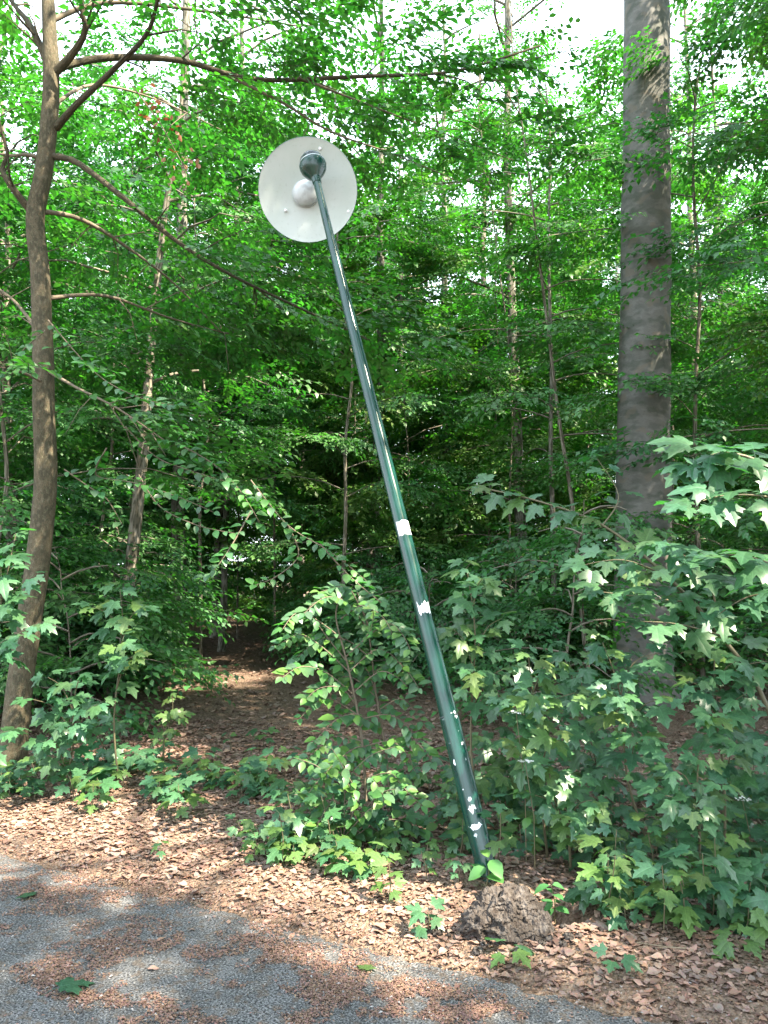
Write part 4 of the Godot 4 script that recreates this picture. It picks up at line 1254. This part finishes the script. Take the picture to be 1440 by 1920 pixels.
func litter() -> void:
	var floor_node := get_node("forest_floor")
	var tones := [Color(1, 1, 1), Color(1.35, 1.3, 1.25), Color(0.75, 0.62, 0.55), Color(1.15, 0.95, 0.8), Color(0.95, 1.0, 1.05), Color(0.65, 0.56, 0.52), Color(1.35, 1.28, 1.22)]
	var groups := []
	var cols := []
	for k in 7:
		groups.append([])
		cols.append([])
	var singles := []
	var put := func(p: Vector3, size: float, lift: float) -> void:
		var bs := Basis(Vector3.UP, rf(0, TAU)) * Basis(Vector3(rf(-1, 1), 0, rf(-1, 1)).normalized(), rf(-0.3, 0.3))
		if rng.randf() < 0.35: bs = bs * Basis(Vector3.RIGHT, PI)
		if Vector2(p.x - 0.83, p.z + 3.90).length() < 0.10: return
		var k := rng.randi() % 7
		var t: Color = tones[rng.randi() % 7]
		var g := rf(0.8, 1.2)
		p.y = maxf(height(p.x, p.z), 0.0 if into(p.x, p.z) < 0.02 else -0.02) + lift
		var xf := Transform3D(bs.scaled(Vector3.ONE * size), p)
		var q := pix(p)
		if singles.size() < 300 and q.x > 20 and q.x < 1420 and q.y < 1915 and q.y > 1560 and p.z > -4.4 and rng.randf() < 0.07 and lift > 0.004:
			singles.append([xf, k])
			return
		groups[k].append(xf)
		cols[k].append(Color(t.r * g, t.g * g, t.b * g))
	for i in 44000:       # the verge
		var t := rf(-6.0, 7.5)
		var s := 0.02 + 3.6 * pow(rng.randf(), 1.35)
		if s < 0.22 and rng.randf() < 0.55: continue
		var p := EDGE + ALONG * t + INTO * s
		put.call(Vector3(p.x, 0, p.y), rf(0.022, 0.062) * (1.35 if rng.randf() < 0.12 else 1.0), rf(0.002, 0.016))
	for i in 16000:       # crumbled bits between the leaves
		var t := rf(-5.0, 6.5)
		var p := EDGE + ALONG * t + INTO * (0.05 + 2.2 * pow(rng.randf(), 1.2))
		put.call(Vector3(p.x, 0, p.y), rf(0.012, 0.03), rf(0.002, 0.006))
	for i in 14000:       # deeper in the wood
		var dpt := rf(5.0, 24.0)
		var x := rf(-0.62, 0.62) * dpt
		if into(x, -dpt) < 2.0: continue
		put.call(Vector3(x, 0, -dpt), rf(0.06, 0.11), rf(0.004, 0.035))
	for i in 260:         # blown onto the road
		var t := rf(-4.0, 6.0)
		var s := -2.9 * pow(rng.randf(), 2.2)
		var p := EDGE + ALONG * t + INTO * s
		put.call(Vector3(p.x, 0, p.y), rf(0.02, 0.05), 0.006)
	for k in 7:
		scatter("dry_leaves", dry_meshes[k], M.dry_leaf, floor_node, groups[k], cols[k])
	for s in singles:
		part("dry_leaf", dry_meshes[s[1]], M.dry_leaf, floor_node, s[0])
	# rusty bud scales washed into patches on the asphalt
	var b := MB.new()
	add_leaf(b, Transform3D(), 1.0, 0.42, 0, Color.WHITE, 0.25)
	var flake := b.done()
	var patches := [[60, 1680, 130, 36], [170, 1665, 120, 22], [20, 1640, 70, 16], [255, 1690, 50, 14], [300, 1690, 26, 7], [235, 1755, 95, 34], [160, 1790, 70, 26], [95, 1825, 70, 22], [150, 1850, 80, 24], [230, 1885, 90, 26], [320, 1915, 90, 24], [300, 1760, 40, 12], [385, 1790, 40, 16], [420, 1830, 50, 22], [470, 1750, 60, 18], [500, 1780, 70, 22], [580, 1800, 100, 26], [640, 1840, 110, 34], [720, 1870, 130, 34], [830, 1880, 110, 28], [900, 1905, 80, 20], [560, 1915, 60, 12], [30, 1745, 60, 10], [595, 1900, 26, 8]]
	var xfs := []
	var cs := []
	var add := func(p: Vector3, pale: bool) -> void:
		var s := rf(0.008, 0.018) if not pale else rf(0.008, 0.022)
		var bs := Basis(Vector3.UP, rf(0, TAU)) * Basis(Vector3.RIGHT, rf(-0.5, 0.5)) * Basis(Vector3.BACK, rf(-0.35, 0.35))
		xfs.append(Transform3D(bs.scaled(Vector3.ONE * s), Vector3(p.x, maxf(0.0, height(p.x, p.z)) + rf(0.003, 0.009), p.z)))
		var g := rf(0.6, 1.35)
		cs.append(Color(1.6, 2.6, 3.6) * rf(0.6, 1.1) if pale else Color(g, g * rf(0.85, 1.15), g * rf(0.8, 1.2)))
	for q in patches:
		var count := int(q[2] * q[3] * 1.0)
		for i in count:
			var a := rf(0, TAU)
			var rr := pow(rng.randf(), 0.6) * 1.15
			var p := floor_at(q[0] + cos(a) * rr * q[2], q[1] + sin(a) * rr * q[3])
			if fine.get_noise_2d(p.x * 60.0, p.z * 60.0) + fine.get_noise_2d(p.x * 170.0, p.z * 170.0) * 0.7 < -0.12 + rf(-0.1, 0.1): continue
			add.call(p, rng.randf() < 0.03)
	for i in 17000:       # the drift along the edge
		var t := rf(-4.5, 6.0)
		var s := rf(-0.1, 0.30) + rf(-0.12, 0.12) + 0.1 * fine.get_noise_1d(t * 30.0)
		var p := EDGE + ALONG * t + INTO * s
		add.call(Vector3(p.x, 0, p.y), rng.randf() < 0.06)
	for i in 5000:        # strays
		var t := rf(-4.0, 6.0)
		var s := rf(-3.2, 0.0)
		var p := EDGE + ALONG * t + INTO * s
		add.call(Vector3(p.x, 0, p.y), rng.randf() < 0.35)
	var sc := scatter("bud_scale_litter", flake, M.bud_scale, self, xfs, cs)
	tag(sc, "rusty brown bud scales drifted into patches on the road", "litter", "", "stuff")
	# dead twigs lying on the verge
	for k in 16:
		var p := floor_at(rf(20, 1400), rf(1540, 1830))
		if into(p.x, p.z) < 0.1 or into(p.x, p.z) > 2.2: continue
		var tb := MB.new()
		var l := rf(0.12, 0.45)
		var a := rf(0, TAU)
		var dv := Vector3(cos(a), 0, sin(a)) * l
		var mid := dv * 0.5 + Vector3(rf(-0.03, 0.03), 0.012, rf(-0.03, 0.03))
		var r0 := rf(0.002, 0.005)
		tb.tube([Vector3(0, 0.008, 0), mid, dv + Vector3(0, 0.01, 0)], [r0, r0 * 0.8, r0 * 0.4], 5)
		tb.tube([mid, mid + dv.rotated(Vector3.UP, 0.7) * 0.35 + Vector3(0, 0.01, 0)], [r0 * 0.6, r0 * 0.3], 4)
		p.y = maxf(0.0, height(p.x, p.z)) + 0.012
		var o := part("fallen_twig", tb.done(), M.twig, self, Transform3D(Basis(), p))
		tag(o, "thin dead twig lying on the leaf litter of the verge", "twig", "dead twigs on the litter")
	# green leaves fallen on the road
	for q in [[75, 1872, 0.13, "dark green fallen leaf lying on the asphalt at the lower left", "maple_leaf_blue", 0.6], [62, 1692, 0.09, "small green leaf on the rusty patch at the left", "maple_leaf", 2.4], [675, 1832, 0.07, "small pale green leaf on the asphalt in the middle foreground", "maple_leaf_young", 1.2]]:
		var p := floor_at(q[0], q[1])
		var o := part("fallen_leaf", maple_meshes[0], M[q[4]], self, Transform3D(Basis(Vector3.UP, q[5]).scaled(Vector3.ONE * q[2]) , Vector3(p.x, 0.004, p.z)))
		tag(o, q[3], "leaf")
